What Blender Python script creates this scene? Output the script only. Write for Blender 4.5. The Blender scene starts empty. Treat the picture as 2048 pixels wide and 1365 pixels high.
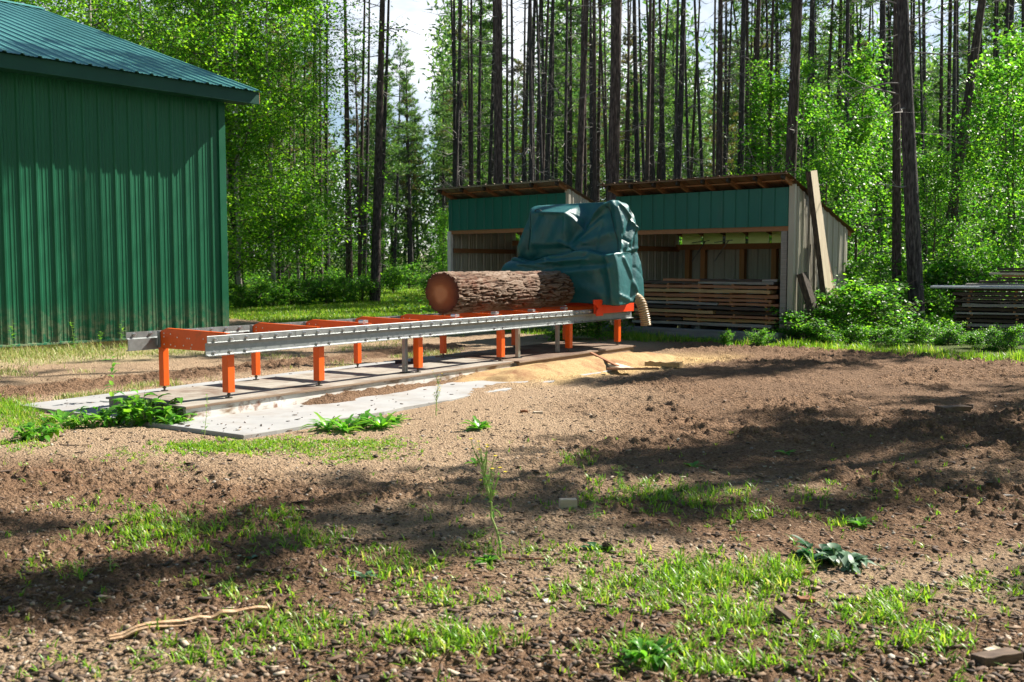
import bpy, math, random
import numpy as np
from mathutils import Vector, Matrix

random.seed(7)
RNG = np.random.default_rng(11)
SC = bpy.context.scene
COL = SC.collection
R = math.radians
CAMH = 1.6
FPX = 2000.0
TH = math.atan(147.5 / FPX)

# ---------------------------------------------------------------- pixel -> world (photograph measured at 2048 x 1365)
def ray(px, py):
    dx = (px - 1024) / FPX
    dz = -(py - 682.5) / FPX
    c, s = math.cos(TH), math.sin(TH)
    return Vector((dx, c + dz * s, -s + dz * c))

def G(px, py, z=0.0):
    d = ray(px, py)
    t = (z - CAMH) / d.z
    return Vector((d.x * t, d.y * t, z))

def P(px, py, Y):
    d = ray(px, py)
    t = Y / d.y
    return Vector((d.x * t, Y, CAMH + d.z * t))

# ---------------------------------------------------------------- noise (vectorised value noise)
def _h(*a):
    s = 0.0
    for v, k in zip(a, (127.1, 311.7, 74.7, 269.5)):
        s = s + v * k
    q = np.sin(s) * 43758.5453123
    return q - np.floor(q)

def vnoise2(x, y, seed=0.0):
    xi, yi = np.floor(x), np.floor(y)
    fx, fy = x - xi, y - yi
    fx = fx * fx * (3 - 2 * fx)
    fy = fy * fy * (3 - 2 * fy)
    a = _h(xi, yi, seed); b = _h(xi + 1, yi, seed)
    c = _h(xi, yi + 1, seed); d = _h(xi + 1, yi + 1, seed)
    return (a * (1 - fx) + b * fx) * (1 - fy) + (c * (1 - fx) + d * fx) * fy

def vnoise3(x, y, z, seed=0.0):
    zi = np.floor(z)
    fz = z - zi
    fz = fz * fz * (3 - 2 * fz)
    return vnoise2(x, y, seed + zi * 3.17) * (1 - fz) + vnoise2(x, y, seed + (zi + 1) * 3.17) * fz

def fbm2(x, y, octaves=4, seed=0.0, gain=0.5):
    s, a, n = 0.0, 1.0, 0.0
    for o in range(octaves):
        s = s + a * vnoise2(x * 2 ** o + 17.3 * o, y * 2 ** o - 9.1 * o, seed + o)
        n += a
        a *= gain
    return s / n

def fbm3(x, y, z, octaves=3, seed=0.0, gain=0.5):
    s, a, n = 0.0, 1.0, 0.0
    for o in range(octaves):
        s = s + a * vnoise3(x * 2 ** o + 17.3 * o, y * 2 ** o - 9.1 * o, z * 2 ** o + 4.4 * o, seed + o)
        n += a
        a *= gain
    return s / n

def sstep(a, b, x):
    t = np.clip((x - a) / (b - a), 0, 1)
    return t * t * (3 - 2 * t)

# ---------------------------------------------------------------- mesh helpers
def np_mesh(name, V, F, mat=None, smooth=False, parent=None, loc=None):
    V = np.asarray(V, dtype=np.float32)
    F = np.asarray(F, dtype=np.int32)
    me = bpy.data.meshes.new(name)
    me.vertices.add(len(V))
    me.vertices.foreach_set('co', V.ravel())
    k = F.shape[1]
    me.loops.add(F.size)
    me.loops.foreach_set('vertex_index', F.ravel())
    me.polygons.add(len(F))
    me.polygons.foreach_set('loop_start', np.arange(0, F.size, k, dtype=np.int32))
    if smooth:
        me.polygons.foreach_set('use_smooth', np.ones(len(F), dtype=bool))
    me.update(calc_edges=True)
    me.validate()
    if mat:
        me.materials.append(mat)
    o = bpy.data.objects.new(name, me)
    COL.objects.link(o)
    if parent:
        o.parent = parent
    if loc is not None:
        o.location = loc
    return o

class MB:
    def __init__(self):
        self.v, self.f, self.m = [], [], []
        self.cm = 0
    def add(self, verts, faces):
        o = len(self.v)
        self.v.extend(tuple(p) for p in verts)
        for fc in faces:
            self.f.append(tuple(i + o for i in fc))
            self.m.append(self.cm)
        return self
    def box(self, c, s, rot=None):
        hx, hy, hz = s[0] / 2, s[1] / 2, s[2] / 2
        vs = [Vector((x * hx, y * hy, z * hz)) for x in (-1, 1) for y in (-1, 1) for z in (-1, 1)]
        if rot is not None:
            vs = [rot @ v for v in vs]
        c = Vector(c)
        return self.add([v + c for v in vs], [(0, 1, 3, 2), (4, 6, 7, 5), (0, 4, 5, 1), (2, 3, 7, 6), (0, 2, 6, 4), (1, 5, 7, 3)])
    def span(self, a, b):
        a, b = Vector(a), Vector(b)
        return self.box((a + b) / 2, b - a)
    def bar(self, p, q, w, h, up=(0, 0, 1)):
        p, q = Vector(p), Vector(q)
        d = (q - p)
        L = d.length
        d.normalize()
        s = d.cross(Vector(up))
        if s.length < 1e-4:
            s = d.cross(Vector((1, 0, 0)))
        s.normalize()
        u = s.cross(d)
        m = Matrix((d, s, u)).transposed()
        return self.box((p + q) / 2, (L, w, h), m)
    def tube(self, pts, rad, n=8, caps=True):
        pts = [Vector(p) for p in pts]
        if not hasattr(rad, '__len__'):
            rad = [rad] * len(pts)
        o = len(self.v)
        prev = None
        for i, p in enumerate(pts):
            d = (pts[min(i + 1, len(pts) - 1)] - pts[max(i - 1, 0)])
            if d.length < 1e-7:
                d = Vector((0, 0, 1))
            d.normalize()
            if prev is None:
                s = d.cross(Vector((0.31, 0.95, 0.05)))
                if s.length < 0.05:
                    s = d.cross(Vector((1, 0, 0)))
            else:
                s = prev - d * prev.dot(d)
            s.normalize()
            prev = s
            t = d.cross(s)
            for k in range(n):
                a = 2 * math.pi * k / n
                self.v.append(tuple(p + (s * math.cos(a) + t * math.sin(a)) * rad[i]))
        for i in range(len(pts) - 1):
            for k in range(n):
                a, b = o + i * n + k, o + i * n + (k + 1) % n
                self.f.append((a, b, b + n, a + n)); self.m.append(self.cm)
        if caps:
            self.f.append(tuple(o + k for k in reversed(range(n)))); self.m.append(self.cm)
            e = o + (len(pts) - 1) * n
            self.f.append(tuple(e + k for k in range(n))); self.m.append(self.cm)
        return self
    def prism(self, poly, axis, a, b):
        """extrude a 2D polygon along axis ('x','y','z') from a to b; poly in the remaining two axes in order"""
        def mk(p, t):
            return {'x': (t, p[0], p[1]), 'y': (p[0], t, p[1]), 'z': (p[0], p[1], t)}[axis]
        n = len(poly)
        vs = [mk(p, a) for p in poly] + [mk(p, b) for p in poly]
        fs = [tuple(range(n - 1, -1, -1)), tuple(range(n, 2 * n))]
        for i in range(n):
            j = (i + 1) % n
            fs.append((i, j, j + n, i + n))
        return self.add(vs, fs)
    def build(self, name, mats, parent=None, smooth=False, bevel=0, loc=None, rz=0, recalc=True):
        me = bpy.data.meshes.new(name)
        me.from_pydata(self.v, [], self.f)
        mats = mats if isinstance(mats, (list, tuple)) else [mats]
        for m in mats:
            me.materials.append(m)
        if len(mats) > 1:
            me.polygons.foreach_set('material_index', np.array(self.m, dtype=np.int32))
        if recalc:
            import bmesh
            bm = bmesh.new(); bm.from_mesh(me)
            bmesh.ops.recalc_face_normals(bm, faces=bm.faces)
            bm.to_mesh(me); bm.free()
        if smooth:
            me.polygons.foreach_set('use_smooth', np.ones(len(me.polygons), dtype=bool))
        me.update()
        o = bpy.data.objects.new(name, me)
        COL.objects.link(o)
        if parent:
            o.parent = parent
        if loc is not None:
            o.location = loc
        o.rotation_euler[2] = rz
        if bevel:
            b = o.modifiers.new('bevel', 'BEVEL'); b.width = bevel; b.segments = 2; b.limit_method = 'ANGLE'; b.angle_limit = R(40)
        return o

def tag(o, label, cat, group=None, kind=None):
    if label: o['label'] = label
    if cat: o['category'] = cat
    if group: o['group'] = group
    if kind: o['kind'] = kind
    return o

def thing(name, label, cat, loc=(0, 0, 0), rz=0.0, group=None):
    o = bpy.data.objects.new(name, None)
    o.empty_display_size = 0.2
    COL.objects.link(o)
    o.location = loc
    o.rotation_euler = (0, 0, rz)
    return tag(o, label, cat, group)

def dup(root, loc, rot=(0, 0, 0), label=None, group=None, scale=None):
    r = root.copy(); COL.objects.link(r)
    r.location = loc; r.rotation_euler = rot
    if scale is not None: r.scale = scale
    if label: r['label'] = label
    if group: r['group'] = group
    for ch in list(root.children):
        c = ch.copy(); COL.objects.link(c); c.parent = r
        for g in list(ch.children):
            d = g.copy(); COL.objects.link(d); d.parent = c
    return r

# ---------------------------------------------------------------- materials
def new_mat(name):
    m = bpy.data.materials.new(name)
    m.use_nodes = True
    nt = m.node_tree
    for n in list(nt.nodes):
        nt.nodes.remove(n)
    out = nt.nodes.new('ShaderNodeOutputMaterial')
    b = nt.nodes.new('ShaderNodeBsdfPrincipled')
    nt.links.new(b.outputs[0], out.inputs[0])
    return m, nt, b, out

def c4(c):
    return (c[0], c[1], c[2], 1)

def noise_node(nt, scale, detail=5, rough=0.6, stretch=(1, 1, 1), coord='Object', dist=0.0):
    tc = nt.nodes.new('ShaderNodeTexCoord')
    mp = nt.nodes.new('ShaderNodeMapping')
    mp.inputs['Scale'].default_value = stretch
    nt.links.new(tc.outputs[coord], mp.inputs[0])
    n = nt.nodes.new('ShaderNodeTexNoise')
    n.inputs['Scale'].default_value = scale
    n.inputs['Detail'].default_value = detail
    n.inputs['Roughness'].default_value = rough
    n.inputs['Distortion'].default_value = dist
    nt.links.new(mp.outputs[0], n.inputs[0])
    return n

def ramp_node(nt, stops, src):
    r = nt.nodes.new('ShaderNodeValToRGB')
    el = r.color_ramp.elements
    while len(el) < len(stops):
        el.new(0.5)
    for e, (p, c) in zip(el, stops):
        e.position = p
        e.color = c4(c) if hasattr(c, '__len__') else (c, c, c, 1)
    nt.links.new(src, r.inputs[0])
    return r

def mat(name, stops, scale=4, rough=0.7, metal=0.0, stretch=(1, 1, 1), bump=0.0, bscale=40, bstretch=None, spec=0.4,
        detail=5, nrough=0.6, coord='Object', roughvar=0.0, dirt=None, dist=0.0, bdist=0.01):
    """noise-ramped principled; dirt = (colour, scale, lo, hi) a second blotchy layer of real stain"""
    m, nt, b, out = new_mat(name)
    n = noise_node(nt, scale, detail, nrough, stretch, coord, dist)
    r = ramp_node(nt, stops, n.outputs[0])
    col = r.outputs[0]
    if dirt:
        n2 = noise_node(nt, dirt[1], 6, 0.65, dirt[4] if len(dirt) > 4 else (1, 1, 1), coord)
        r2 = ramp_node(nt, [(dirt[2], 0.0), (dirt[3], 1.0)], n2.outputs[0])
        mx = nt.nodes.new('ShaderNodeMixRGB')
        nt.links.new(r2.outputs[0], mx.inputs[0])
        nt.links.new(col, mx.inputs[1])
        mx.inputs[2].default_value = c4(dirt[0])
        col = mx.outputs[0]
    nt.links.new(col, b.inputs['Base Color'])
    b.inputs['Roughness'].default_value = rough
    if roughvar:
        mr = nt.nodes.new('ShaderNodeMapRange')
        mr.inputs['To Min'].default_value = max(0.05, rough - roughvar)
        mr.inputs['To Max'].default_value = min(1.0, rough + roughvar)
        nt.links.new(n.outputs[0], mr.inputs[0])
        nt.links.new(mr.outputs[0], b.inputs['Roughness'])
    b.inputs['Metallic'].default_value = metal
    b.inputs['Specular IOR Level'].default_value = spec
    if bump:
        nb = noise_node(nt, bscale, 5, 0.6, bstretch or stretch, coord)
        bp = nt.nodes.new('ShaderNodeBump')
        bp.inputs['Strength'].default_value = bump
        bp.inputs['Distance'].default_value = bdist
        nt.links.new(nb.outputs[0], bp.inputs['Height'])
        nt.links.new(bp.outputs[0], b.inputs['Normal'])
    return m

def leaf_mat(name, stops, trans, tmix=0.45, rough=0.45, spec=0.4):
    """leaf: colour varies per leaf; reflects and lets light through"""
    m, nt, b, out = new_mat(name)
    g = nt.nodes.new('ShaderNodeNewGeometry')
    r = ramp_node(nt, stops, g.outputs['Random Per Island'])
    nt.links.new(r.outputs[0], b.inputs['Base Color'])
    b.inputs['Roughness'].default_value = rough
    b.inputs['Specular IOR Level'].default_value = spec
    t = nt.nodes.new('ShaderNodeBsdfTranslucent')
    mul = nt.nodes.new('ShaderNodeMixRGB'); mul.blend_type = 'MULTIPLY'; mul.inputs[0].default_value = 1
    nt.links.new(r.outputs[0], mul.inputs[1]); mul.inputs[2].default_value = c4(trans)
    nt.links.new(mul.outputs[0], t.inputs[0])
    ms = nt.nodes.new('ShaderNodeMixShader')
    ms.inputs[0].default_value = tmix
    nt.links.new(b.outputs[0], ms.inputs[1]); nt.links.new(t.outputs[0], ms.inputs[2])
    nt.links.new(ms.outputs[0], out.inputs[0])
    return m

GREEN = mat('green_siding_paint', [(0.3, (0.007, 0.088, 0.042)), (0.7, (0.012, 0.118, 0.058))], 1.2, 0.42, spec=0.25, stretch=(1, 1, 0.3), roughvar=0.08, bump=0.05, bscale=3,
            dirt=((0.10, 0.12, 0.08), 2.0, 0.62, 0.95, (1, 1, 0.25)))
def splash(m, col, z0, z1):
    """dried mud splashed up the foot of a wall"""
    nt = m.node_tree; b = next(n for n in nt.nodes if n.type == 'BSDF_PRINCIPLED'); lk = b.inputs['Base Color'].links[0]
    src = lk.from_socket
    tc = nt.nodes.new('ShaderNodeTexCoord'); sx = nt.nodes.new('ShaderNodeSeparateXYZ'); nt.links.new(tc.outputs['Object'], sx.inputs[0])
    mr = nt.nodes.new('ShaderNodeMapRange'); mr.inputs['From Min'].default_value = z1; mr.inputs['From Max'].default_value = z0; nt.links.new(sx.outputs[2], mr.inputs[0])
    n = noise_node(nt, 7, 6, 0.7); r = ramp_node(nt, [(0.42, 0.0), (0.62, 0.75)], n.outputs[0])
    mu = nt.nodes.new('ShaderNodeMath'); mu.operation = 'MULTIPLY'; nt.links.new(mr.outputs[0], mu.inputs[0]); nt.links.new(r.outputs[0], mu.inputs[1])
    mx = nt.nodes.new('ShaderNodeMixRGB'); nt.links.new(mu.outputs[0], mx.inputs[0]); nt.links.new(src, mx.inputs[1]); mx.inputs[2].default_value = c4(col)
    nt.links.new(mx.outputs[0], b.inputs['Base Color'])
splash(GREEN, (0.22, 0.19, 0.12), 0.15, 0.95)
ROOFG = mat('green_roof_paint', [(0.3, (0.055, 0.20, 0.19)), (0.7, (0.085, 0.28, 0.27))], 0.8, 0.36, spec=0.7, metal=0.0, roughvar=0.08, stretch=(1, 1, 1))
TRIMG = mat('green_trim_paint', [(0.3, (0.005, 0.050, 0.034)), (0.7, (0.008, 0.065, 0.043))], 2, 0.5, spec=0.25)
TEAL = mat('teal_header_paint', [(0.3, (0.006, 0.095, 0.072)), (0.7, (0.011, 0.125, 0.096))], 1.5, 0.42, stretch=(1, 1, 0.3), dirt=((0.06, 0.10, 0.08), 3, 0.6, 0.9, (1, 1, 0.2)))
BEIGE = mat('beige_siding_paint', [(0.3, (0.33, 0.31, 0.25)), (0.7, (0.42, 0.395, 0.325))], 1.5, 0.5, stretch=(1, 1, 0.3), dirt=((0.25, 0.2, 0.12), 2, 0.6, 0.95, (1, 1, 0.25)))
CONC = mat('concrete', [(0.2, (0.24, 0.24, 0.24)), (0.5, (0.30, 0.30, 0.298)), (0.8, (0.34, 0.34, 0.337))], 2.2, 0.85, bump=0.25, bscale=60, dirt=((0.19, 0.145, 0.105), 1.3, 0.50, 0.90), bdist=0.004)
FOUND = mat('foundation_concrete', [(0.3, (0.32, 0.23, 0.12)), (0.7, (0.42, 0.32, 0.18))], 3, 0.9, bump=0.2, bscale=50)
GALV = mat('galvanised_steel', [(0.25, (0.19, 0.205, 0.205)), (0.75, (0.28, 0.295, 0.295))], 14, 0.42, metal=0.6, roughvar=0.1, detail=3)
ZINC = mat('zinc_bolt', [(0.3, (0.55, 0.56, 0.58)), (0.7, (0.7, 0.71, 0.73))], 30, 0.3, metal=0.9)
ORANGE = mat('orange_paint', [(0.3, (0.66, 0.085, 0.004)), (0.7, (0.74, 0.105, 0.006))], 5, 0.38, spec=0.4, dirt=((0.30, 0.085, 0.02), 7, 0.58, 0.80))
ORED = mat('red_orange_paint', [(0.3, (0.66, 0.042, 0.006)), (0.7, (0.74, 0.055, 0.008))], 5, 0.4, spec=0.4)
BLACK = mat('black_machine_paint', [(0.3, (0.012, 0.012, 0.013)), (0.7, (0.03, 0.03, 0.03))], 8, 0.5)
STEELD = mat('dark_steel', [(0.3, (0.05, 0.045, 0.04)), (0.7, (0.14, 0.12, 0.10))], 12, 0.5, metal=0.6)
WOODGREY = mat('weathered_wood', [(0.25, (0.16, 0.14, 0.125)), (0.55, (0.27, 0.245, 0.22)), (0.8, (0.36, 0.33, 0.30))], 3.5, 0.85, stretch=(0.6, 9, 9), bump=0.3, bscale=6, bstretch=(0.6, 14, 14))
WOODPLAT = mat('platform_wood', [(0.25, (0.18, 0.155, 0.125)), (0.5, (0.285, 0.26, 0.22)), (0.8, (0.36, 0.335, 0.295))], 3.0, 0.85, stretch=(0.7, 6, 6), bump=0.25, bscale=5, bstretch=(0.6, 12, 12), dirt=((0.12, 0.075, 0.05), 1.4, 0.46, 0.66))
PEELED = mat('peeling_white_paint', [(0.38, (0.22, 0.15, 0.10)), (0.48, (0.55, 0.52, 0.48)), (0.8, (0.74, 0.72, 0.69))], 2.6, 0.75, stretch=(0.8, 3, 3), bump=0.25, bscale=14, dirt=((0.24, 0.14, 0.10), 5, 0.56, 0.66))
WOODRAW = mat('raw_framing_lumber', [(0.3, (0.34, 0.15, 0.055)), (0.7, (0.46, 0.23, 0.09))], 4, 0.75, stretch=(8, 8, 0.7))
WOODRAF = mat('rafter_wood', [(0.3, (0.22, 0.095, 0.038)), (0.7, (0.32, 0.155, 0.068))], 4, 0.75, stretch=(8, 0.7, 8))
WOODEND = mat('dark_rafter_end', [(0.3, (0.025, 0.022, 0.02)), (0.7, (0.05, 0.04, 0.035))], 10, 0.85)
ROOFU = mat('rusty_roof_sheet', [(0.3, (0.22, 0.17, 0.12)), (0.6, (0.30, 0.25, 0.19)), (0.8, (0.22, 0.12, 0.06))], 2.5, 0.5, metal=0.4, stretch=(1, 0.4, 1))
ROOFD = mat('brown_roof_sheet', [(0.3, (0.13, 0.07, 0.035)), (0.7, (0.21, 0.12, 0.065))], 2.5, 0.5, metal=0.2, stretch=(1, 0.4, 1))
WHITEP = mat('white_post_paint', [(0.3, (0.55, 0.53, 0.5)), (0.7, (0.68, 0.66, 0.62))], 6, 0.7)
def wood_board(name, a, b):
    return mat(name, [(0.25, a), (0.75, b)], 3.5, 0.85, stretch=(0.5, 8, 8), bump=0.3, bscale=6, bstretch=(0.6, 14, 14))
BOARD = {
    'grey': wood_board('grey_board', (0.13, 0.115, 0.10), (0.36, 0.33, 0.29)),
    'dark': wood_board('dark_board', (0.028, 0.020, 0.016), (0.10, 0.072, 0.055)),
    'tan': wood_board('tan_board', (0.30, 0.18, 0.075), (0.48, 0.33, 0.16)),
    'reddish': wood_board('reddish_board', (0.24, 0.10, 0.05), (0.38, 0.18, 0.09)),
    'pale': wood_board('pale_board', (0.45, 0.38, 0.27), (0.62, 0.55, 0.43)),
}
BARKSLAB = mat('slab_bark', [(0.35, (0.025, 0.020, 0.016)), (0.65, (0.10, 0.075, 0.055))], 10, 0.9, stretch=(3, 3, 0.7), bump=0.7, bscale=18, bstretch=(2, 2, 0.6), bdist=0.02)
PALESLAB = mat('fresh_sawn_face', [(0.3, (0.52, 0.42, 0.28)), (0.7, (0.70, 0.60, 0.44))], 3, 0.75, stretch=(8, 8, 0.6))
BROWNSLAB = mat('brown_slab_wood', [(0.3, (0.20, 0.12, 0.07)), (0.7, (0.34, 0.22, 0.13))], 3, 0.8, stretch=(8, 8, 0.6))
PLASTIC = mat('beige_hose_plastic', [(0.3, (0.34, 0.24, 0.14)), (0.7, (0.42, 0.31, 0.19))], 3, 0.45)
BARK = mat('pine_bark', [(0.32, (0.018, 0.016, 0.017)), (0.52, (0.064, 0.058, 0.058)), (0.75, (0.17, 0.152, 0.145))], 9, 0.95, stretch=(3, 3, 0.55), bump=1.0, bscale=12, bstretch=(2.2, 2.2, 0.5), bdist=0.03, spec=0.15,
           dirt=((0.20, 0.24, 0.22), 5, 0.66, 0.72))
BARKR = mat('red_pine_bark', [(0.32, (0.021, 0.017, 0.016)), (0.52, (0.078, 0.060, 0.054)), (0.75, (0.19, 0.150, 0.130))], 9, 0.95, stretch=(3, 3, 0.55), bump=1.0, bscale=12, bstretch=(2.2, 2.2, 0.5), bdist=0.03, spec=0.15)
BIRCHB = mat('pale_birch_bark', [(0.3, (0.10, 0.085, 0.07)), (0.45, (0.40, 0.36, 0.30)), (0.75, (0.55, 0.51, 0.45))], 5, 0.75, stretch=(1.2, 1.2, 5), bump=0.2, bscale=10)
TWIG = mat('twig_bark', [(0.3, (0.06, 0.045, 0.035)), (0.7, (0.15, 0.12, 0.10))], 8, 0.9)
DEADTW = mat('dead_twig', [(0.3, (0.16, 0.15, 0.14)), (0.7, (0.30, 0.28, 0.26))], 8, 0.9)
LEAFB = leaf_mat('birch_leaf', [(0.0, (0.035, 0.120, 0.016)), (0.5, (0.090, 0.24, 0.020)), (1.0, (0.19, 0.34, 0.025))], (2.3, 2.3, 1.0), 0.52, 0.45, 0.35)
LEAFS = leaf_mat('shrub_leaf', [(0.0, (0.025, 0.105, 0.018)), (0.5, (0.065, 0.20, 0.025)), (1.0, (0.15, 0.29, 0.030))], (2.3, 2.3, 1.0), 0.52, 0.45, 0.35)
LEAFD = leaf_mat('dark_leaf', [(0.0, (0.015, 0.07, 0.03)), (1.0, (0.04, 0.13, 0.045))], (1.3, 1.5, 1.0), 0.35, 0.4)
NEEDLE = leaf_mat('pine_needles', [(0.0, (0.030, 0.080, 0.032)), (0.5, (0.065, 0.145, 0.042)), (1.0, (0.13, 0.21, 0.045))], (2.0, 2.1, 1.2), 0.45, 0.45)
NEEDLEY = leaf_mat('yellowed_needles', [(0.0, (0.07, 0.09, 0.025)), (1.0, (0.16, 0.15, 0.04))], (1.6, 1.5, 1.1), 0.40, 0.5)
GRASSM = leaf_mat('grass_blade', [(0.0, (0.075, 0.19, 0.015)), (0.5, (0.15, 0.31, 0.020)), (0.85, (0.24, 0.36, 0.03)), (1.0, (0.40, 0.36, 0.15))], (1.8, 1.8, 1.0), 0.45, 0.4)
GRASSDRY = leaf_mat('dry_grass_blade', [(0.0, (0.14, 0.25, 0.03)), (0.45, (0.27, 0.33, 0.08)), (0.7, (0.42, 0.39, 0.17)), (1.0, (0.52, 0.45, 0.25))], (1.2, 1.2, 1.0), 0.35, 0.5)
WEEDL = leaf_mat('weed_leaf', [(0.0, (0.05, 0.17, 0.02)), (0.6, (0.10, 0.28, 0.03)), (1.0, (0.22, 0.40, 0.035))], (1.8, 1.9, 1.1), 0.45, 0.35)
SILVERL = leaf_mat('grey_green_leaf', [(0.0, (0.05, 0.14, 0.06)), (1.0, (0.18, 0.28, 0.19))], (1.0, 1.0, 1.0), 0.25, 0.5)
STEMG = mat('green_stem', [(0.3, (0.20, 0.30, 0.07)), (0.7, (0.32, 0.40, 0.14))], 10, 0.6)
YELLOW = mat('yellow_flower', [(0.3, (0.7, 0.5, 0.02)), (0.7, (0.85, 0.65, 0.04))], 10, 0.6)
# ================================================================ frames of reference
S0 = G(462, 797, 0.14); S6 = G(1238, 691, 0.14)
UA = math.atan2(S6.y - S0.y, S6.x - S0.x)             # sawmill axis
UX, UY = math.cos(UA), math.sin(UA)
def sv(s, v, z=0.0):
    return Vector((S0.x + UX * s - UY * v, S0.y + UY * s + UX * v, z))
BA = R(-41.2)                                          # barn and sheds: local x right along the shed fronts, y away from camera
EX = Vector((math.cos(BA), math.sin(BA), 0)); EY = Vector((-math.sin(BA), math.cos(BA), 0))

def sv_of(x, y):
    dx, dy = x - S0.x, y - S0.y
    return dx * UX + dy * UY, -dx * UY + dy * UX

# ================================================================ ground
def base_h(x, y):
    """large shape of the ground (works on arrays and floats)"""
    y = np.asarray(y, dtype=float); x = np.asarray(x, dtype=float)
    r = np.maximum(y - 25, 0) * 0.012
    w = 0.05 * (fbm2(x * 0.25, y * 0.25, 2, 3.0) - 0.5) * sstep(2, 8, np.hypot(x, y))
    s, v = sv_of(x, y)
    near = sstep(0, 1.5, np.maximum(np.maximum(-1.1 - s, s - 9.0), np.maximum(-1.7 - v, v - 2.8)))
    dist = np.maximum(np.maximum(-1.1 - s, s - 8.4), np.maximum(-1.5 - v, v - 2.7))
    return r + w * near - 0.045 * sstep(3.0, 0.1, dist)

def hz(x, y):
    return float(base_h(x, y))

def pxmask(x, y):
    """world -> photo pixel on the flat ground (for placing soil zones)"""
    yy = np.maximum(y, 0.5)
    return 1024 + FPX * x / yy, 535 + FPX * CAMH / yy

def soil_weights(x, y):
    s, v = sv_of(x, y)
    # tilled dark soil: right half of the yard and the near strip
    edge = 1.0 * (fbm2(x * 0.5, y * 0.5, 3, 5.0) - 0.5)
    soil = np.maximum(sstep(-0.6, 1.6, x - 0.22 * (y - 8) + 2.2 * edge) * sstep(3.0, 4.5, y), sstep(8.2, 6.9, y + 0.10 * x + 1.6 * edge))
    soil = soil * (1 - 0.75 * sstep(0.46, 0.62, fbm2(x * 0.45 + 3, y * 0.8, 3, 91.0)) * sstep(9.0, 6.0, y))
    # forest / lawn floor
    front = (x - SHEDC.x) * EX.y * 0 + ((x - SHEDC.x) * EY.x + (y - SHEDC.y) * EY.y)
    lawn = sstep(-1.25, -0.45, front + 0.8 * edge)
    # weedy strip along the barn
    bx = (x - BARNC.x) * EX.x + (y - BARNC.y) * EX.y
    strip = sstep(3.0, 2.0, bx + 1.2 * edge) * sstep(-1, 0, bx + 1.2)
    lawn = np.maximum(lawn, 0)
    dust = sstep(0.9, 0.2, np.abs(v + 0.95 + 0.15 * (s - 6)) - 0.25 + 0.8 * edge) * sstep(3.4, 5.2, s) * sstep(10.6, 8.6, s)
    trk = sstep(0.75, 0.35, np.abs(v - 3.75 - 0.25 * edge * 2) ) * (s > -6) * (s < 9)
    soil = np.maximum(soil, trk)
    strip = strip * (1 - trk)
    soil = np.maximum(soil, sstep(0.62, 0.40, np.abs(v + 0.05)) * (s > -0.5) * (s < 6))
    return soil, lawn, strip, dust

SHEDC = Vector((5.87, 21.0, 0))                        # front right corner of the lumber shed
BARNC = Vector((-6.18, 21.6, 0))                       # visible corner of the green barn

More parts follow.
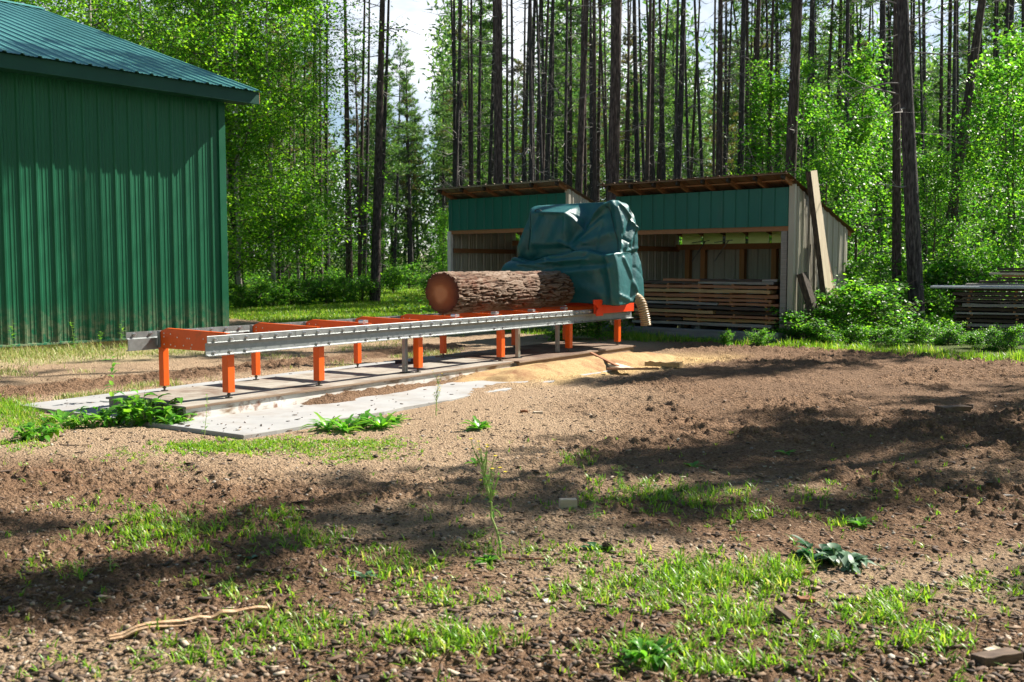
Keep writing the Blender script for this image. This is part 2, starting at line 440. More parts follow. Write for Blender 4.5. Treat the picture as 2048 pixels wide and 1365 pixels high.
def build_ground():
    na, nr = 760, 900
    a1 = np.linspace(R(-36), R(36), na)
    a0 = np.linspace(R(-180), R(-36), 60)[:-1]
    a2 = np.linspace(R(36), R(180), 60)[1:]
    ang = np.concatenate([a0, a1, a2])
    rad = np.concatenate([[0.4, 1.0, 1.8], np.exp(np.linspace(math.log(2.6), math.log(45), nr)), np.exp(np.linspace(math.log(47), math.log(700), 60))])
    A, Rr = np.meshgrid(ang, rad)
    x = Rr * np.sin(A); y = Rr * np.cos(A)
    z = base_h(x, y)
    soil, lawn, strip, dust = soil_weights(x, y)
    s, v = sv_of(x, y)
    slab = sstep(0.25, -0.10, np.maximum(np.maximum(-0.95 - s, s - 8.2), np.maximum(-1.38 - v, v - 2.65)))
    fade = sstep(40, 22, Rr)
    # clods, tyre ruts, pebbly grain
    n1 = fbm2(x * 1.7, y * 1.7, 4, 21.0) - 0.5
    cl = fbm2(x * 7.0, y * 7.0, 3, 31.0)
    cl2 = fbm2(x * 19.0, y * 19.0, 3, 41.0)
    cl3 = fbm2(x * 41.0, y * 41.0, 2, 45.0)
    clod = np.maximum(cl - 0.50, 0) * 0.19 * sstep(4.0, 8.0, Rr) + np.maximum(cl2 - 0.45, 0) * 0.11 * (0.45 + 0.55 * sstep(4.0, 8.0, Rr)) + np.maximum(cl3 - 0.45, 0) * 0.045
    rough = 0.35 + 0.65 * sstep(0.35, 0.65, fbm2(x * 0.6, y * 0.6, 3, 51.0))
    z = z + fade * (n1 * 0.040 + clod * (0.30 + 0.75 * soil) * rough * (1 - 0.6 * lawn))
    # tyre lugs across the right hand track
    tr = G(2048, 880); tl = G(1250, 760)
    d = Vector((tr.x - tl.x, tr.y - tl.y, 0)).normalized()
    along = (x - tl.x) * d.x + (y - tl.y) * d.y
    for off in (-0.55, 1.25):
        ac = (x - tl.x) * -d.y + (y - tl.y) * d.x - off + 0.12 * np.sin(along * 0.9)
        band = sstep(0.30, 0.16, np.abs(ac)) * fade * sstep(3.5, 5.0, along)
        z = z - band * 0.030 + band * 0.028 * sstep(0.1, 0.6, np.sin(along * 30 + 9 * np.abs(ac)))
    z = z * (1 - slab) + slab * (-0.095)
    # soil heaped over the front edge of the slab
    heap = sstep(0.62, 0.05, np.abs(v + 1.42 - 0.035 * np.maximum(s, 0) + 1.1 * n1)) * sstep(1.0, 4.0, s) * (1 - sstep(9.0, 10.0, s))
    foot = sstep(0.34, 0.04, np.abs(v + 0.17) + 0.45 * n1) * sstep(0.5, 1.4, s) * (1 - sstep(5.0, 6.0, s))
    z = np.maximum(z, heap * 0.060 + heap * clod * 0.4 - 0.067)
    z = np.maximum(z, np.maximum(foot * 0.085 + foot * clod * 0.5 - 0.062, -1))
    V = np.stack([x, y, z], -1).reshape(-1, 3)
    nA = len(ang); nR = len(rad)
    i = np.arange(nR - 1)[:, None] * nA + np.arange(nA - 1)[None, :]
    F = np.stack([i, i + 1, i + nA + 1, i + nA], -1).reshape(-1, 4)[:, ::-1]
    o = np_mesh('ground', V, F, None, True)
    me = o.data
    at = me.attributes.new('zone', 'FLOAT_COLOR', 'POINT')
    rgba = np.stack([soil, lawn, strip, dust], -1).reshape(-1, 4).astype(np.float32)
    at.data.foreach_set('color', rgba.ravel())
    o['kind'] = 'structure'
    # ---- material
    m, nt, b, out = new_mat('yard_earth')
    L = nt.links
    an = nt.nodes.new('ShaderNodeAttribute'); an.attribute_name = 'zone'
    sep = nt.nodes.new('ShaderNodeSeparateColor')
    L.new(an.outputs['Color'], sep.inputs[0])
    big = noise_node(nt, 0.9, 6, 0.65)
    fine = noise_node(nt, 34, 5, 0.7)
    spk = nt.nodes.new('ShaderNodeTexVoronoi'); spk.inputs['Scale'].default_value = 46
    tc = nt.nodes.new('ShaderNodeTexCoord'); L.new(tc.outputs['Object'], spk.inputs[0])
    def mix(f, a, bb, blend='MIX'):
        n = nt.nodes.new('ShaderNodeMixRGB'); n.blend_type = blend
        for sk, val in ((n.inputs[0], f), (n.inputs[1], a), (n.inputs[2], bb)):
            if hasattr(val, 'is_output'): L.new(val, sk)
            elif isinstance(val, (int, float)): sk.default_value = val
            else: sk.default_value = c4(val)
        return n.outputs[0]
    grav = ramp_node(nt, [(0.25, (0.18, 0.115, 0.066)), (0.5, (0.37, 0.255, 0.155)), (0.75, (0.50, 0.37, 0.245))], fine.outputs[0]).outputs[0]
    pebcol = ramp_node(nt, [(0.0, (0.17, 0.128, 0.10)), (0.5, (0.34, 0.245, 0.168)), (1.0, (0.48, 0.385, 0.29))], spk.outputs['Color']).outputs[0]
    grav = mix(0.35, grav, pebcol)
    soilc = ramp_node(nt, [(0.28, (0.090, 0.050, 0.029)), (0.5, (0.215, 0.130, 0.077)), (0.72, (0.36, 0.235, 0.147))], fine.outputs[0]).outputs[0]
    soilb = ramp_node(nt, [(0.3, (0.72, 0.72, 0.74)), (0.7, (1.0, 1.0, 1.0))], big.outputs[0]).outputs[0]
    soilc = mix(1.0, soilc, soilb, 'MULTIPLY')
    lawnc = ramp_node(nt, [(0.3, (0.045, 0.060, 0.018)), (0.6, (0.10, 0.13, 0.035)), (0.8, (0.16, 0.13, 0.06))], fine.outputs[0]).outputs[0]
    stripc = ramp_node(nt, [(0.3, (0.28, 0.22, 0.12)), (0.6, (0.46, 0.39, 0.23)), (0.8, (0.40, 0.38, 0.16))], fine.outputs[0]).outputs[0]
    dustc = ramp_node(nt, [(0.3, (0.42, 0.27, 0.12)), (0.7, (0.60, 0.43, 0.21))], fine.outputs[0]).outputs[0]
    col = mix(sep.outputs[0], grav, soilc)
    col = mix(sep.outputs[2], col, stripc)
    col = mix(sep.outputs[1], col, lawnc)
    col = mix(an.outputs['Alpha'], col, dustc)
    L.new(col, b.inputs['Base Color'])
    b.inputs['Roughness'].default_value = 0.95
    b.inputs['Specular IOR Level'].default_value = 0.15
    bp = nt.nodes.new('ShaderNodeBump'); bp.inputs['Strength'].default_value = 1.0; bp.inputs['Distance'].default_value = 0.028
    f2 = noise_node(nt, 60, 6, 0.75)
    ad = nt.nodes.new('ShaderNodeMath'); ad.operation = 'ADD'
    L.new(f2.outputs[0], ad.inputs[0]); L.new(spk.outputs['Distance'], ad.inputs[1])
    L.new(ad.outputs[0], bp.inputs['Height']); L.new(bp.outputs[0], b.inputs['Normal'])
    me.materials.append(m)
    # height sampler for things that rest on the dirt
    lr = np.log(rad)
    def sample(px, py):
        r = math.hypot(px, py); a = math.atan2(px, py)
        ir = int(np.clip(np.searchsorted(rad, r) - 1, 0, nR - 2)); ia = int(np.clip(np.searchsorted(ang, a) - 1, 0, nA - 2))
        fr = (r - rad[ir]) / (rad[ir + 1] - rad[ir]); fa = (a - ang[ia]) / (ang[ia + 1] - ang[ia])
        return float((z[ir, ia] * (1 - fa) + z[ir, ia + 1] * fa) * (1 - fr) + (z[ir + 1, ia] * (1 - fa) + z[ir + 1, ia + 1] * fa) * fr)
    def sample_np(px, py):
        r = np.hypot(px, py); a = np.arctan2(px, py)
        ir = np.clip(np.searchsorted(rad, r) - 1, 0, nR - 2); ia = np.clip(np.searchsorted(ang, a) - 1, 0, nA - 2)
        fr = (r - rad[ir]) / (rad[ir + 1] - rad[ir]); fa = (a - ang[ia]) / (ang[ia + 1] - ang[ia])
        return (z[ir, ia] * (1 - fa) + z[ir, ia + 1] * fa) * (1 - fr) + (z[ir + 1, ia] * (1 - fa) + z[ir + 1, ia + 1] * fa) * fr
    return sample, sample_np
GZ, GZN = build_ground()

# ---------------------------------------------------------------- concrete slab
def build_slab():
    mb = MB()
    # rectangle with a slightly broken outline
    poly = []
    for s in np.linspace(-0.95, 8.2, 24): poly.append((s, -1.32 + 0.03 * math.sin(s * 5)))
    for s in np.linspace(8.2, -1.0, 24): poly.append((s, 2.62 + 0.03 * math.sin(s * 4 + 1)))
    mb.prism(poly, 'z', -0.20, -0.019)
    o = mb.build('concrete_slab', CONC, None, bevel=0.008, loc=(S0.x, S0.y, 0), rz=UA)
    o['kind'] = 'structure'
build_slab()

# ---------------------------------------------------------------- loose stones (uncountable)
ICO_V = None
def ico():
    t = (1 + 5 ** 0.5) / 2
    v = np.array([(-1, t, 0), (1, t, 0), (-1, -t, 0), (1, -t, 0), (0, -1, t), (0, 1, t), (0, -1, -t), (0, 1, -t), (t, 0, -1), (t, 0, 1), (-t, 0, -1), (-t, 0, 1)], float)
    v /= np.linalg.norm(v[0])
    f = np.array([(0, 11, 5), (0, 5, 1), (0, 1, 7), (0, 7, 10), (0, 10, 11), (1, 5, 9), (5, 11, 4), (11, 10, 2), (10, 7, 6), (7, 1, 8), (3, 9, 4), (3, 4, 2), (3, 2, 6), (3, 6, 8), (3, 8, 9), (4, 9, 5), (2, 4, 11), (6, 2, 10), (8, 6, 7), (9, 8, 1)])
    return v, f

def rand_yard(n, ymin=3.6, ymax=17.0):
    """random spots over the visible yard, denser near the camera in proportion to what the photo shows"""
    py = RNG.uniform(0, 1, n) ** 0.8 * (1400 - 720) + 720
    px = RNG.uniform(-40, 2090, n)
    Y = FPX * CAMH / (py - 535)
    return (px - 1024) / FPX * Y, Y

def rot_from(n):
    q = RNG.normal(size=(n, 4)); q /= np.linalg.norm(q, axis=1)[:, None]
    w, x, y, z = q.T
    return np.stack([np.stack([1 - 2 * (y * y + z * z), 2 * (x * y - w * z), 2 * (x * z + w * y)], -1),
                     np.stack([2 * (x * y + w * z), 1 - 2 * (x * x + z * z), 2 * (y * z - w * x)], -1),
                     np.stack([2 * (x * z - w * y), 2 * (y * z + w * x), 1 - 2 * (x * x + y * y)], -1)], -2)

def on_slab(x, y):
    s, v = sv_of(x, y)
    return (s > -1.0) & (s < 8.3) & (v > -1.55) & (v < 2.7)

def scatter_rocks(name, n, smin, smax, m, flat=0.7, filt=None):
    x, y = rand_yard(n)
    keep = ~on_slab(x, y)
    if filt is not None: keep &= filt(x, y)
    x, y = x[keep], y[keep]; n = len(x)
    iv, f = ico()
    sz = smin + (smax - smin) * RNG.uniform(0, 1, n) ** 3
    V = iv[None] * (1 + RNG.uniform(-0.22, 0.22, (n, 12, 1)))
    V = V * (np.stack([RNG.uniform(0.7, 1.4, n), RNG.uniform(0.7, 1.2, n), RNG.uniform(0.5, 0.9, n)], -1)[:, None, :])
    V = np.einsum('nij,nkj->nki', rot_from(n), V)
    V[:, :, 2] *= flat
    V = V * sz[:, None, None]
    V[:, :, 0] += x[:, None]; V[:, :, 1] += y[:, None]; V[:, :, 2] += (GZN(x, y) + sz * 0.18)[:, None]
    F = f[None] + (np.arange(n) * 12)[:, None, None]
    o = np_mesh(name, V.reshape(-1, 3), F.reshape(-1, 3), m, True)
    return o
def island_mat(name, stops, rough=0.85, bump=True):
    m, nt, b, out = new_mat(name)
    g = nt.nodes.new('ShaderNodeNewGeometry')
    r = ramp_node(nt, stops, g.outputs['Random Per Island'])
    nt.links.new(r.outputs[0], b.inputs['Base Color'])
    b.inputs['Roughness'].default_value = rough
    if bump:
        n = noise_node(nt, 90, 4)
        bp = nt.nodes.new('ShaderNodeBump'); bp.inputs['Strength'].default_value = 0.4; bp.inputs['Distance'].default_value = 0.004
        nt.links.new(n.outputs[0], bp.inputs['Height']); nt.links.new(bp.outputs[0], b.inputs['Normal'])
    return m
STONEM = island_mat('loose_stone', [(0, (0.10, 0.075, 0.06)), (0.4, (0.20, 0.145, 0.10)), (0.75, (0.28, 0.21, 0.15)), (0.93, (0.27, 0.24, 0.21)), (1, (0.42, 0.37, 0.31))])
CLODM = island_mat('earth_clod', [(0, (0.08, 0.052, 0.038)), (0.6, (0.17, 0.115, 0.082)), (1, (0.28, 0.20, 0.145))], 0.95)
def leftish(x, y):
    sl = soil_weights(x, y)[0]
    return RNG.uniform(0, 1, len(x)) > sl * 0.75
def rightish(x, y):
    sl = soil_weights(x, y)[0]
    return RNG.uniform(0, 1, len(x)) < sl
tag(scatter_rocks('gravel', 17000, 0.004, 0.019, STONEM, 0.75, leftish), 'small tan and grey stones scattered over the bare yard', 'gravel', None, 'stuff')
tag(scatter_rocks('earth_clods', 8000, 0.004, 0.017, CLODM, 0.8, rightish), 'dark brown crumbs of loose soil over the tilled yard', 'soil clods', None, 'stuff')

# bark and wood chips
def scatter_chips(n):
    x, y = rand_yard(n)
    s, v = sv_of(x, y)
    inplat = (s > -0.7) & (s < 9.3) & (v > -0.3) & (v < 1.4)
    keep = ~inplat
    x, y = x[keep], y[keep]; n = len(x)
    slab = on_slab(x, y)
    q = np.array([(-1, -1, 0), (1, -1, 0), (1, 1, 0), (-1, 1, 0), (-1, -1, 1), (1, -1, 1), (1, 1, 1), (-1, 1, 1)], float)
    f = np.array([(0, 3, 2, 1), (4, 5, 6, 7), (0, 1, 5, 4), (1, 2, 6, 5), (2, 3, 7, 6), (3, 0, 4, 7)])
    L = 0.006 + 0.026 * RNG.uniform(0, 1, n) ** 3; W = L * RNG.uniform(0.15, 0.5, n); T = 0.004 + L * 0.08
    V = q[None] * np.stack([L, W, T], -1)[:, None, :] * (1 + RNG.uniform(-0.25, 0.25, (n, 8, 1)))
    a = RNG.uniform(0, 6.28, n); ca, sa = np.cos(a), np.sin(a)
    X = V[:, :, 0] * ca[:, None] - V[:, :, 1] * sa[:, None]; Y = V[:, :, 0] * sa[:, None] + V[:, :, 1] * ca[:, None]
    tilt = RNG.normal(0, 0.25, n)
    Z = V[:, :, 2] + V[:, :, 0] * tilt[:, None] * 0.5
    z = np.where(slab, -0.016, GZN(x, y) + 0.006)
    V = np.stack([X + x[:, None], Y + y[:, None], Z + z[:, None]], -1)
    F = f[None] + (np.arange(n) * 8)[:, None, None]
    m = island_mat('wood_chip', [(0, (0.03, 0.019, 0.013)), (0.6, (0.095, 0.055, 0.034)), (0.9, (0.20, 0.13, 0.08)), (1, (0.40, 0.33, 0.25))])
    return np_mesh('bark_chips', V.reshape(-1, 3), F.reshape(-1, 4), m)
tag(scatter_chips(6500), 'chips of bark and wood strewn over the yard and slab', 'wood chips', None, 'stuff')

# ---------------------------------------------------------------- sawdust heap beside the platform
def build_sawdust():
    ns, nv = 150, 70
    S, Vv = np.meshgrid(np.linspace(3.3, 9.6, ns), np.linspace(-1.75, -0.02, nv))
    c = -0.78 - 0.06 * (S - 6)
    n = fbm2(S * 1.3, Vv * 1.3, 4, 61.0) - 0.5
    prof = np.exp(-((Vv - c) / 0.42) ** 2) * sstep(3.5, 5.3, S) * sstep(9.5, 8.2, S)
    z = -0.025 + 0.17 * prof * (1 + 0.9 * n) + 0.06 * sstep(-0.45, -0.2, Vv) * sstep(3.6, 4.6, S) + 0.030 * (fbm2(S * 5, Vv * 5, 3, 71.0) - 0.5) * (0.3 + prof)
    edge = np.minimum(np.minimum(S - 3.3, 9.6 - S), np.minimum(Vv + 1.75, 10)) + 0.5 * n
    z = z - 0.10 * sstep(0.35, 0.0, edge) - 0.06 * sstep(0.42, 0.12, prof + 0.6 * sstep(-0.5, -0.2, Vv) + 0.5 * n)
    w = np.stack([S0.x + UX * S - UY * Vv, S0.y + UY * S + UX * Vv, z], -1).reshape(-1, 3)
    i = np.arange(nv - 1)[:, None] * ns + np.arange(ns - 1)[None, :]
    F = np.stack([i, i + 1, i + ns + 1, i + ns], -1).reshape(-1, 4)
    m = mat('sawdust', [(0.3, (0.27, 0.17, 0.08)), (0.5, (0.38, 0.26, 0.13)), (0.75, (0.46, 0.33, 0.175))], 40, 0.95, bump=0.8, bscale=90, detail=5, spec=0.1, dirt=((0.22, 0.11, 0.06), 1.7, 0.50, 0.68), bdist=0.01)
    o = np_mesh('sawdust', w, F, m, True)
    tag(o, 'heap of yellow sawdust lying along the platform under the covered saw', 'sawdust', None, 'stuff')
build_sawdust()
# ================================================================ corrugated sheet
def ribs(L, pitch=0.305, depth=0.032, base=0.085, top=0.04, minor=True, start=0.1):
    """(position along sheet, outward offset) of a ribbed steel sheet"""
    pts = [(0.0, 0.0)]
    x = start
    while x + base < L:
        pts += [(x, 0), (x + (base - top) / 2, depth), (x + (base + top) / 2, depth), (x + base, 0)]
        if minor:
            g = (pitch - base) / 3
            for k in (1, 2):
                c = x + base + g * k
                if c + 0.02 < L:
                    pts += [(c - 0.016, 0), (c - 0.008, 0.007), (c + 0.008, 0.007), (c + 0.016, 0)]
        x += pitch
    pts.append((L, 0.0))
    return pts

def sheet(mb, L, fn, lo, hi, **kw):
    """fn(t, off, h) -> point; lo(t), hi(t) give the two ends of the sheet at t"""
    pr = ribs(L, **kw)
    vs, fs = [], []
    for t, d in pr:
        vs.append(fn(t, d, lo(t))); vs.append(fn(t, d, hi(t)))
    for i in range(len(pr) - 1):
        a = 2 * i
        fs.append((a, a + 2, a + 3, a + 1))
    mb.add(vs, fs)
    return mb

# ================================================================ green barn
def build_barn():
    W, Ln = 19.4, 13.0
    zb, zt = 0.17, 5.12
    ov = 0.56
    t = thing('green_barn', 'large dark green steel barn with ribbed walls and low gable roof', 'barn', BARNC, BA)
    # local: wall with ribs is x = 0, running from y = 0 (visible corner) to y = -Ln; building extends to x = -W
    mb = MB()
    sheet(mb, Ln, lambda q, d, h: (d, -q, h), lambda q: zb, lambda q: zt, start=0.24)
    mb.build('long_wall', GREEN, t, recalc=False)
    rise = 3.41; half = W / 2
    def roofz(x):  # underside of roof at distance in from the eave line x = +ov
        return 5.34 + rise * (ov - x) / (half + ov)
    mb = MB()
    sheet(mb, half, lambda q, d, h: (-q, d, h), lambda q: zb, lambda q: roofz(-q) - 0.1)
    sheet(mb, half, lambda q, d, h: (-half - q, d, h), lambda q: zb, lambda q: roofz(-half + q) - 0.1)
    mb.build('gable_wall', GREEN, t, recalc=False)
    mb = MB()
    mb.span((-W, -Ln, 0.17), (-W + 0.1, 0, zt)); mb.span((-W, -Ln, 0.17), (-0.03, -Ln + 0.1, zt))
    mb.build('hidden_wall', GREEN, t)
    MB().span((-0.06, -0.115, zb), (0.045, 0.045, zt)).build('corner_trim', GREEN, t, bevel=0.004)
    mb = MB(); mb.prism([(0.0, zb + 0.03), (0.05, zb + 0.012), (0.055, zb - 0.018), (0.0, zb - 0.018)], 'y', -Ln, 0.05)
    mb.build('base_trim', GREEN, t)
    MB().span((-W, -Ln, -0.3), (-0.004, 0.0, zb)).build('foundation', FOUND, t)
    # eave: fascia and soffit, both lifted off the roof sheet
    fx = ov
    MB().span((fx - 0.03, -Ln - ov, 5.06), (fx, ov, 5.32)).build('fascia', TRIMG, t, bevel=0.006)
    MB().span((0.0, -Ln - ov, 5.10), (fx - 0.03, ov - 0.03, 5.125)).build('soffit', TRIMG, t)
    mb = MB()
    sl = math.atan2(rise, half + ov)
    mb.bar((fx - 0.02, ov - 0.015, 5.20), (-half, ov - 0.015, 5.20 + rise * (half + fx - 0.02) / (half + ov)), 0.03, 0.2)
    mb.build('rake_board', TRIMG, t)
    mb = MB(); mb.span((fx - 0.035, ov, 5.08), (fx, ov + 0.012, 5.31)); mb.build('fascia_end', WOODRAW, t)
    # roof sheets: ribs run down the slope
    mb = MB()
    nx, nz = math.sin(sl), math.cos(sl)
    def rf(q, d, h):
        x = ov + 0.085 - h
        return (x + nx * d, ov + 0.02 - q, 5.318 + (h) * math.tan(sl) + nz * d)
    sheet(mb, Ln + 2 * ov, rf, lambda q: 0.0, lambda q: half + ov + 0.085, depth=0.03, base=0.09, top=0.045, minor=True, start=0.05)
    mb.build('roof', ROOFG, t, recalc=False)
    mb = MB(); mb.bar((-W - ov, -Ln / 2, 5.33), (-half, -Ln / 2, 5.34 + rise), Ln + 2 * ov, 0.03); mb.build('far_roof_slope', ROOFG, t)
    mb = MB(); rz = 5.335 + (half + ov) * math.tan(sl)
    mb.prism([(-half + 0.28, rz - 0.28 * math.tan(sl) + 0.055), (-half, rz + 0.075), (-half - 0.28, rz - 0.28 * math.tan(sl) + 0.055), (-half, rz + 0.02)], 'y', -Ln - ov, ov + 0.03)
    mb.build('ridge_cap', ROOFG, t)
build_barn()

# ================================================================ lumber sheds
def build_shed(org, L, D, label, hz0, hz1, roof_f, roof_r, roofm, underm, posts, first=False, braces=True, skylight=True, n_raft=8):
    t = thing('lumber_shed', label, 'shed', org, BA, 'open fronted lumber sheds')
    o = t
    y0, y1 = -0.45, D + 0.32
    def rz(y): return roof_f + (roof_r - roof_f) * (y - y0) / (y1 - y0)
    # walls
    mb = MB(); sheet(mb, L, lambda q, d, h: (q, D + d, h), lambda q: -0.02, lambda q: rz(D) - 0.34)
    mb.build('back_wall', BEIGE, t, recalc=False)
    mb = MB()
    sheet(mb, D, lambda q, d, h: (L + d, q, h), lambda q: 0.08, lambda q: rz(q) - 0.05, start=0.12)
    mb.build('side_wall', BEIGE, t, recalc=False)
    mb = MB(); sheet(mb, D, lambda q, d, h: (-d, q, h), lambda q: 0.08, lambda q: rz(q) - 0.05, start=0.12)
    mb.build('side_wall', BEIGE, t, recalc=False)
    # header panel
    mb = MB(); sheet(mb, L, lambda q, d, h: (q, -0.02 - d, h), lambda q: hz0, lambda q: hz1, depth=0.024, base=0.055, top=0.025, minor=False, start=0.08)
    mb.build('header_panel', TEAL, t, recalc=False)
    MB().span((0.02, 0.0, hz0 - 0.10), (L - 0.02, 0.05, hz0 + 0.06)).build('header_beam', WOODRAF, t)
    # corner trims
    MB().span((L - 0.09, -0.03, 0.05), (L + 0.036, 0.06, rz(0) - 0.06)).build('corner_trim', BEIGE, t)
    MB().span((-0.036, -0.03, 0.05), (0.09, 0.06, hz0 - 0.02)).build('corner_trim', WHITEP, t)
    MB().span((L - 0.27, 0.0, 0.0), (L - 0.13, 0.12, hz0 - 0.10)).build('front_post', WOODGREY, t, bevel=0.008)
    # framing inside
    for x in posts:
        MB().span((x - 0.065, D - 0.16, 0.05), (x + 0.065, D - 0.02, rz(D) - 0.34)).build('wall_post', WOODRAW, t, bevel=0.005)
    MB().span((0.05, D - 0.22, rz(D) - 0.46), (L - 0.05, D - 0.165, rz(D) - 0.32)).build('wall_plate', WOODRAF, t)
    MB().span((0.03, D - 0.12, 0.9), (0.10, 0.1, 1.04)).build('side_girt', WOODRAF, t)
    MB().span((0.03, D - 0.12, 2.0), (0.10, 0.1, 2.12)).build('side_girt', WOODRAF, t)
    if braces:
        for x in (0.5, 1.15):
            mb = MB(); mb.bar((x, D - 0.17, 1.75), (x + 0.42, D - 0.24, 2.25), 0.02, 0.02); mb.bar((x, D - 0.18, 2.22), (x + 0.5, D - 0.18, 2.27), 0.02, 0.02)
            mb.build('pipe_brace', GALV, t)
    # rafters with dark cut ends, purlins, roof
    slope = math.atan2(roof_r - roof_f, y1 - y0)
    for k in range(n_raft):
        x = 0.05 + (L - 0.1) * k / (n_raft - 1)
        mb = MB()
        mb.bar((x, y0 + 0.03, rz(y0 + 0.03) - 0.055), (x, y1 - 0.05, rz(y1 - 0.05) - 0.055), 0.045, 0.09)
        rf = mb.build('rafter', WOODRAF, t)
        mb = MB(); mb.bar((x, y0 + 0.0, rz(y0) - 0.056), (x, y0 + 0.11, rz(y0 + 0.11) - 0.056), 0.050, 0.096); mb.build('end_cut', WOODEND, rf)
    mb = MB(); mb.bar((-0.12, y0 + 0.31, rz(y0 + 0.31) - 0.03), (L + 0.05, y0 + 0.31, rz(y0 + 0.31) - 0.03), 0.04, 0.03)
    mb.build('purlin', WOODRAF, t)
    mb = MB()
    c, s_ = math.cos(slope), math.sin(slope)
    roofL = L + 0.22
    pr = ribs(roofL, pitch=0.305, depth=0.02, base=0.07, top=0.035, minor=False, start=0.06)
    vs, fs = [], []
    for q, d in pr:
        for yy in (y0 - 0.04, y1):
            vs.append((-0.14 + q, yy, rz(yy) + d)); vs.append((-0.14 + q, yy, rz(yy) + d - 0.006))
    for i in range(len(pr) - 1):
        a = 4 * i
        fs += [(a, a + 4, a + 6, a + 2), (a + 1, a + 3, a + 7, a + 5), (a, a + 1, a + 5, a + 4), (a + 2, a + 6, a + 7, a + 3)]
    mb.add(vs, fs)
    roof = mb.build('roof', [roofm], t)
    mb = MB(); mb.bar((-0.14, y0 - 0.03, rz(y0 - 0.03) - 0.026), (L + 0.08, y0 - 0.03, rz(y0 - 0.03) - 0.026), 0.018, 0.022)
    mb.build('roof_edge', ROOFD if roofm is ROOFD else ROOFU, roof)
    if skylight:
        m, nt, b, out = new_mat('translucent_roof_panel')
        b.inputs['Base Color'].default_value = (0.80, 0.74, 0.48, 1); b.inputs['Roughness'].default_value = 0.5
        tr = nt.nodes.new('ShaderNodeBsdfTranslucent'); tr.inputs[0].default_value = (1.0, 0.95, 0.72, 1)
        ms = nt.nodes.new('ShaderNodeMixShader'); ms.inputs[0].default_value = 0.92
        nt.links.new(b.outputs[0], ms.inputs[1]); nt.links.new(tr.outputs[0], ms.inputs[2]); nt.links.new(ms.outputs[0], out.inputs[0])
        for k in range(n_raft - 1):
            x = 0.05 + (L - 0.1) * k / (n_raft - 1)
            x2 = 0.05 + (L - 0.1) * (k + 1) / (n_raft - 1)
            mb = MB(); mb.bar(((x + x2) / 2, D + 0.02, rz(D) - 0.32), ((x + x2) / 2, D + 0.02, rz(D) - 0.03), (x2 - x) - 0.09, 0.02, up=(0, 1, 0))
            mb.build('translucent_panel', m, t)
    # sill timber along the open front
    MB().span((0.0, -0.55, -0.05), (L - 0.02, -0.37, 0.24)).build('sill_timber', WOODSILL, t, bevel=0.012)
    return t
WOODSILL = mat('old_sill_timber', [(0.25, (0.10, 0.105, 0.11)), (0.75, (0.22, 0.225, 0.23))], 3.5, 0.9, stretch=(0.6, 9, 9), bump=0.3, bscale=6, bstretch=(0.6, 14, 14))
LR = 4.5
shed_r_org = SHEDC - EX * LR
build_shed(shed_r_org, LR, 2.8, 'open lumber shed with teal header full of stacked boards behind the covered saw', 2.46, 3.27, 3.53, 2.40, ROOFD, ROOFD, (0.35, 0.8, 1.9, 2.75, 3.55))
shed_l_org = SHEDC - EX * (5.95 + 4.15)
build_shed(shed_l_org, 4.15, 2.8, 'empty open shed with teal header and white corner post left of the covered saw', 2.60, 3.44, 3.72, 2.60, ROOFU, ROOFU, (0.55, 1.2, 1.9, 2.7, 3.5), braces=False, skylight=False, n_raft=6)

def shed_pt(x, y, z=0.0):
    p = shed_r_org + EX * x + EY * y
    return Vector((p.x, p.y, z))

# ---------------------------------------------------------------- boards
ORD = ['lowest', 'second', 'third', 'fourth', 'fifth', 'sixth', 'seventh', 'eighth', 'ninth', 'tenth', 'eleventh', 'twelfth', 'thirteenth', 'fourteenth', 'fifteenth', 'sixteenth', 'seventeenth']
def board_mesh(L, W, T, seed):
    """a rough sawn plank with a wandering front (waney) edge"""
    n = 14
    xs = np.linspace(0, L, n)
    rr = np.random.default_rng(seed)
    w0 = rr.normal(0, 0.008, n).cumsum() * 0.5
    mb = MB()
    vs = []
    for i, x in enumerate(xs):
        f = w0[i]; tt = T * (1 + rr.normal(0, 0.06)); sag = 0.004 * math.sin(x * 3 + seed)
        vs += [(x, -W / 2 + f, sag), (x, -W / 2 + f + 0.008, sag + tt), (x, W / 2, sag + tt), (x, W / 2, sag)]
    fs = []
    for i in range(n - 1):
        a = 4 * i
        for k in range(4):
            fs.append((a + k, a + (k + 1) % 4, a + 4 + (k + 1) % 4, a + 4 + k))
    fs += [(0, 3, 2, 1), tuple(4 * (n - 1) + k for k in range(4))]
    mb.add(vs, fs)
    return mb

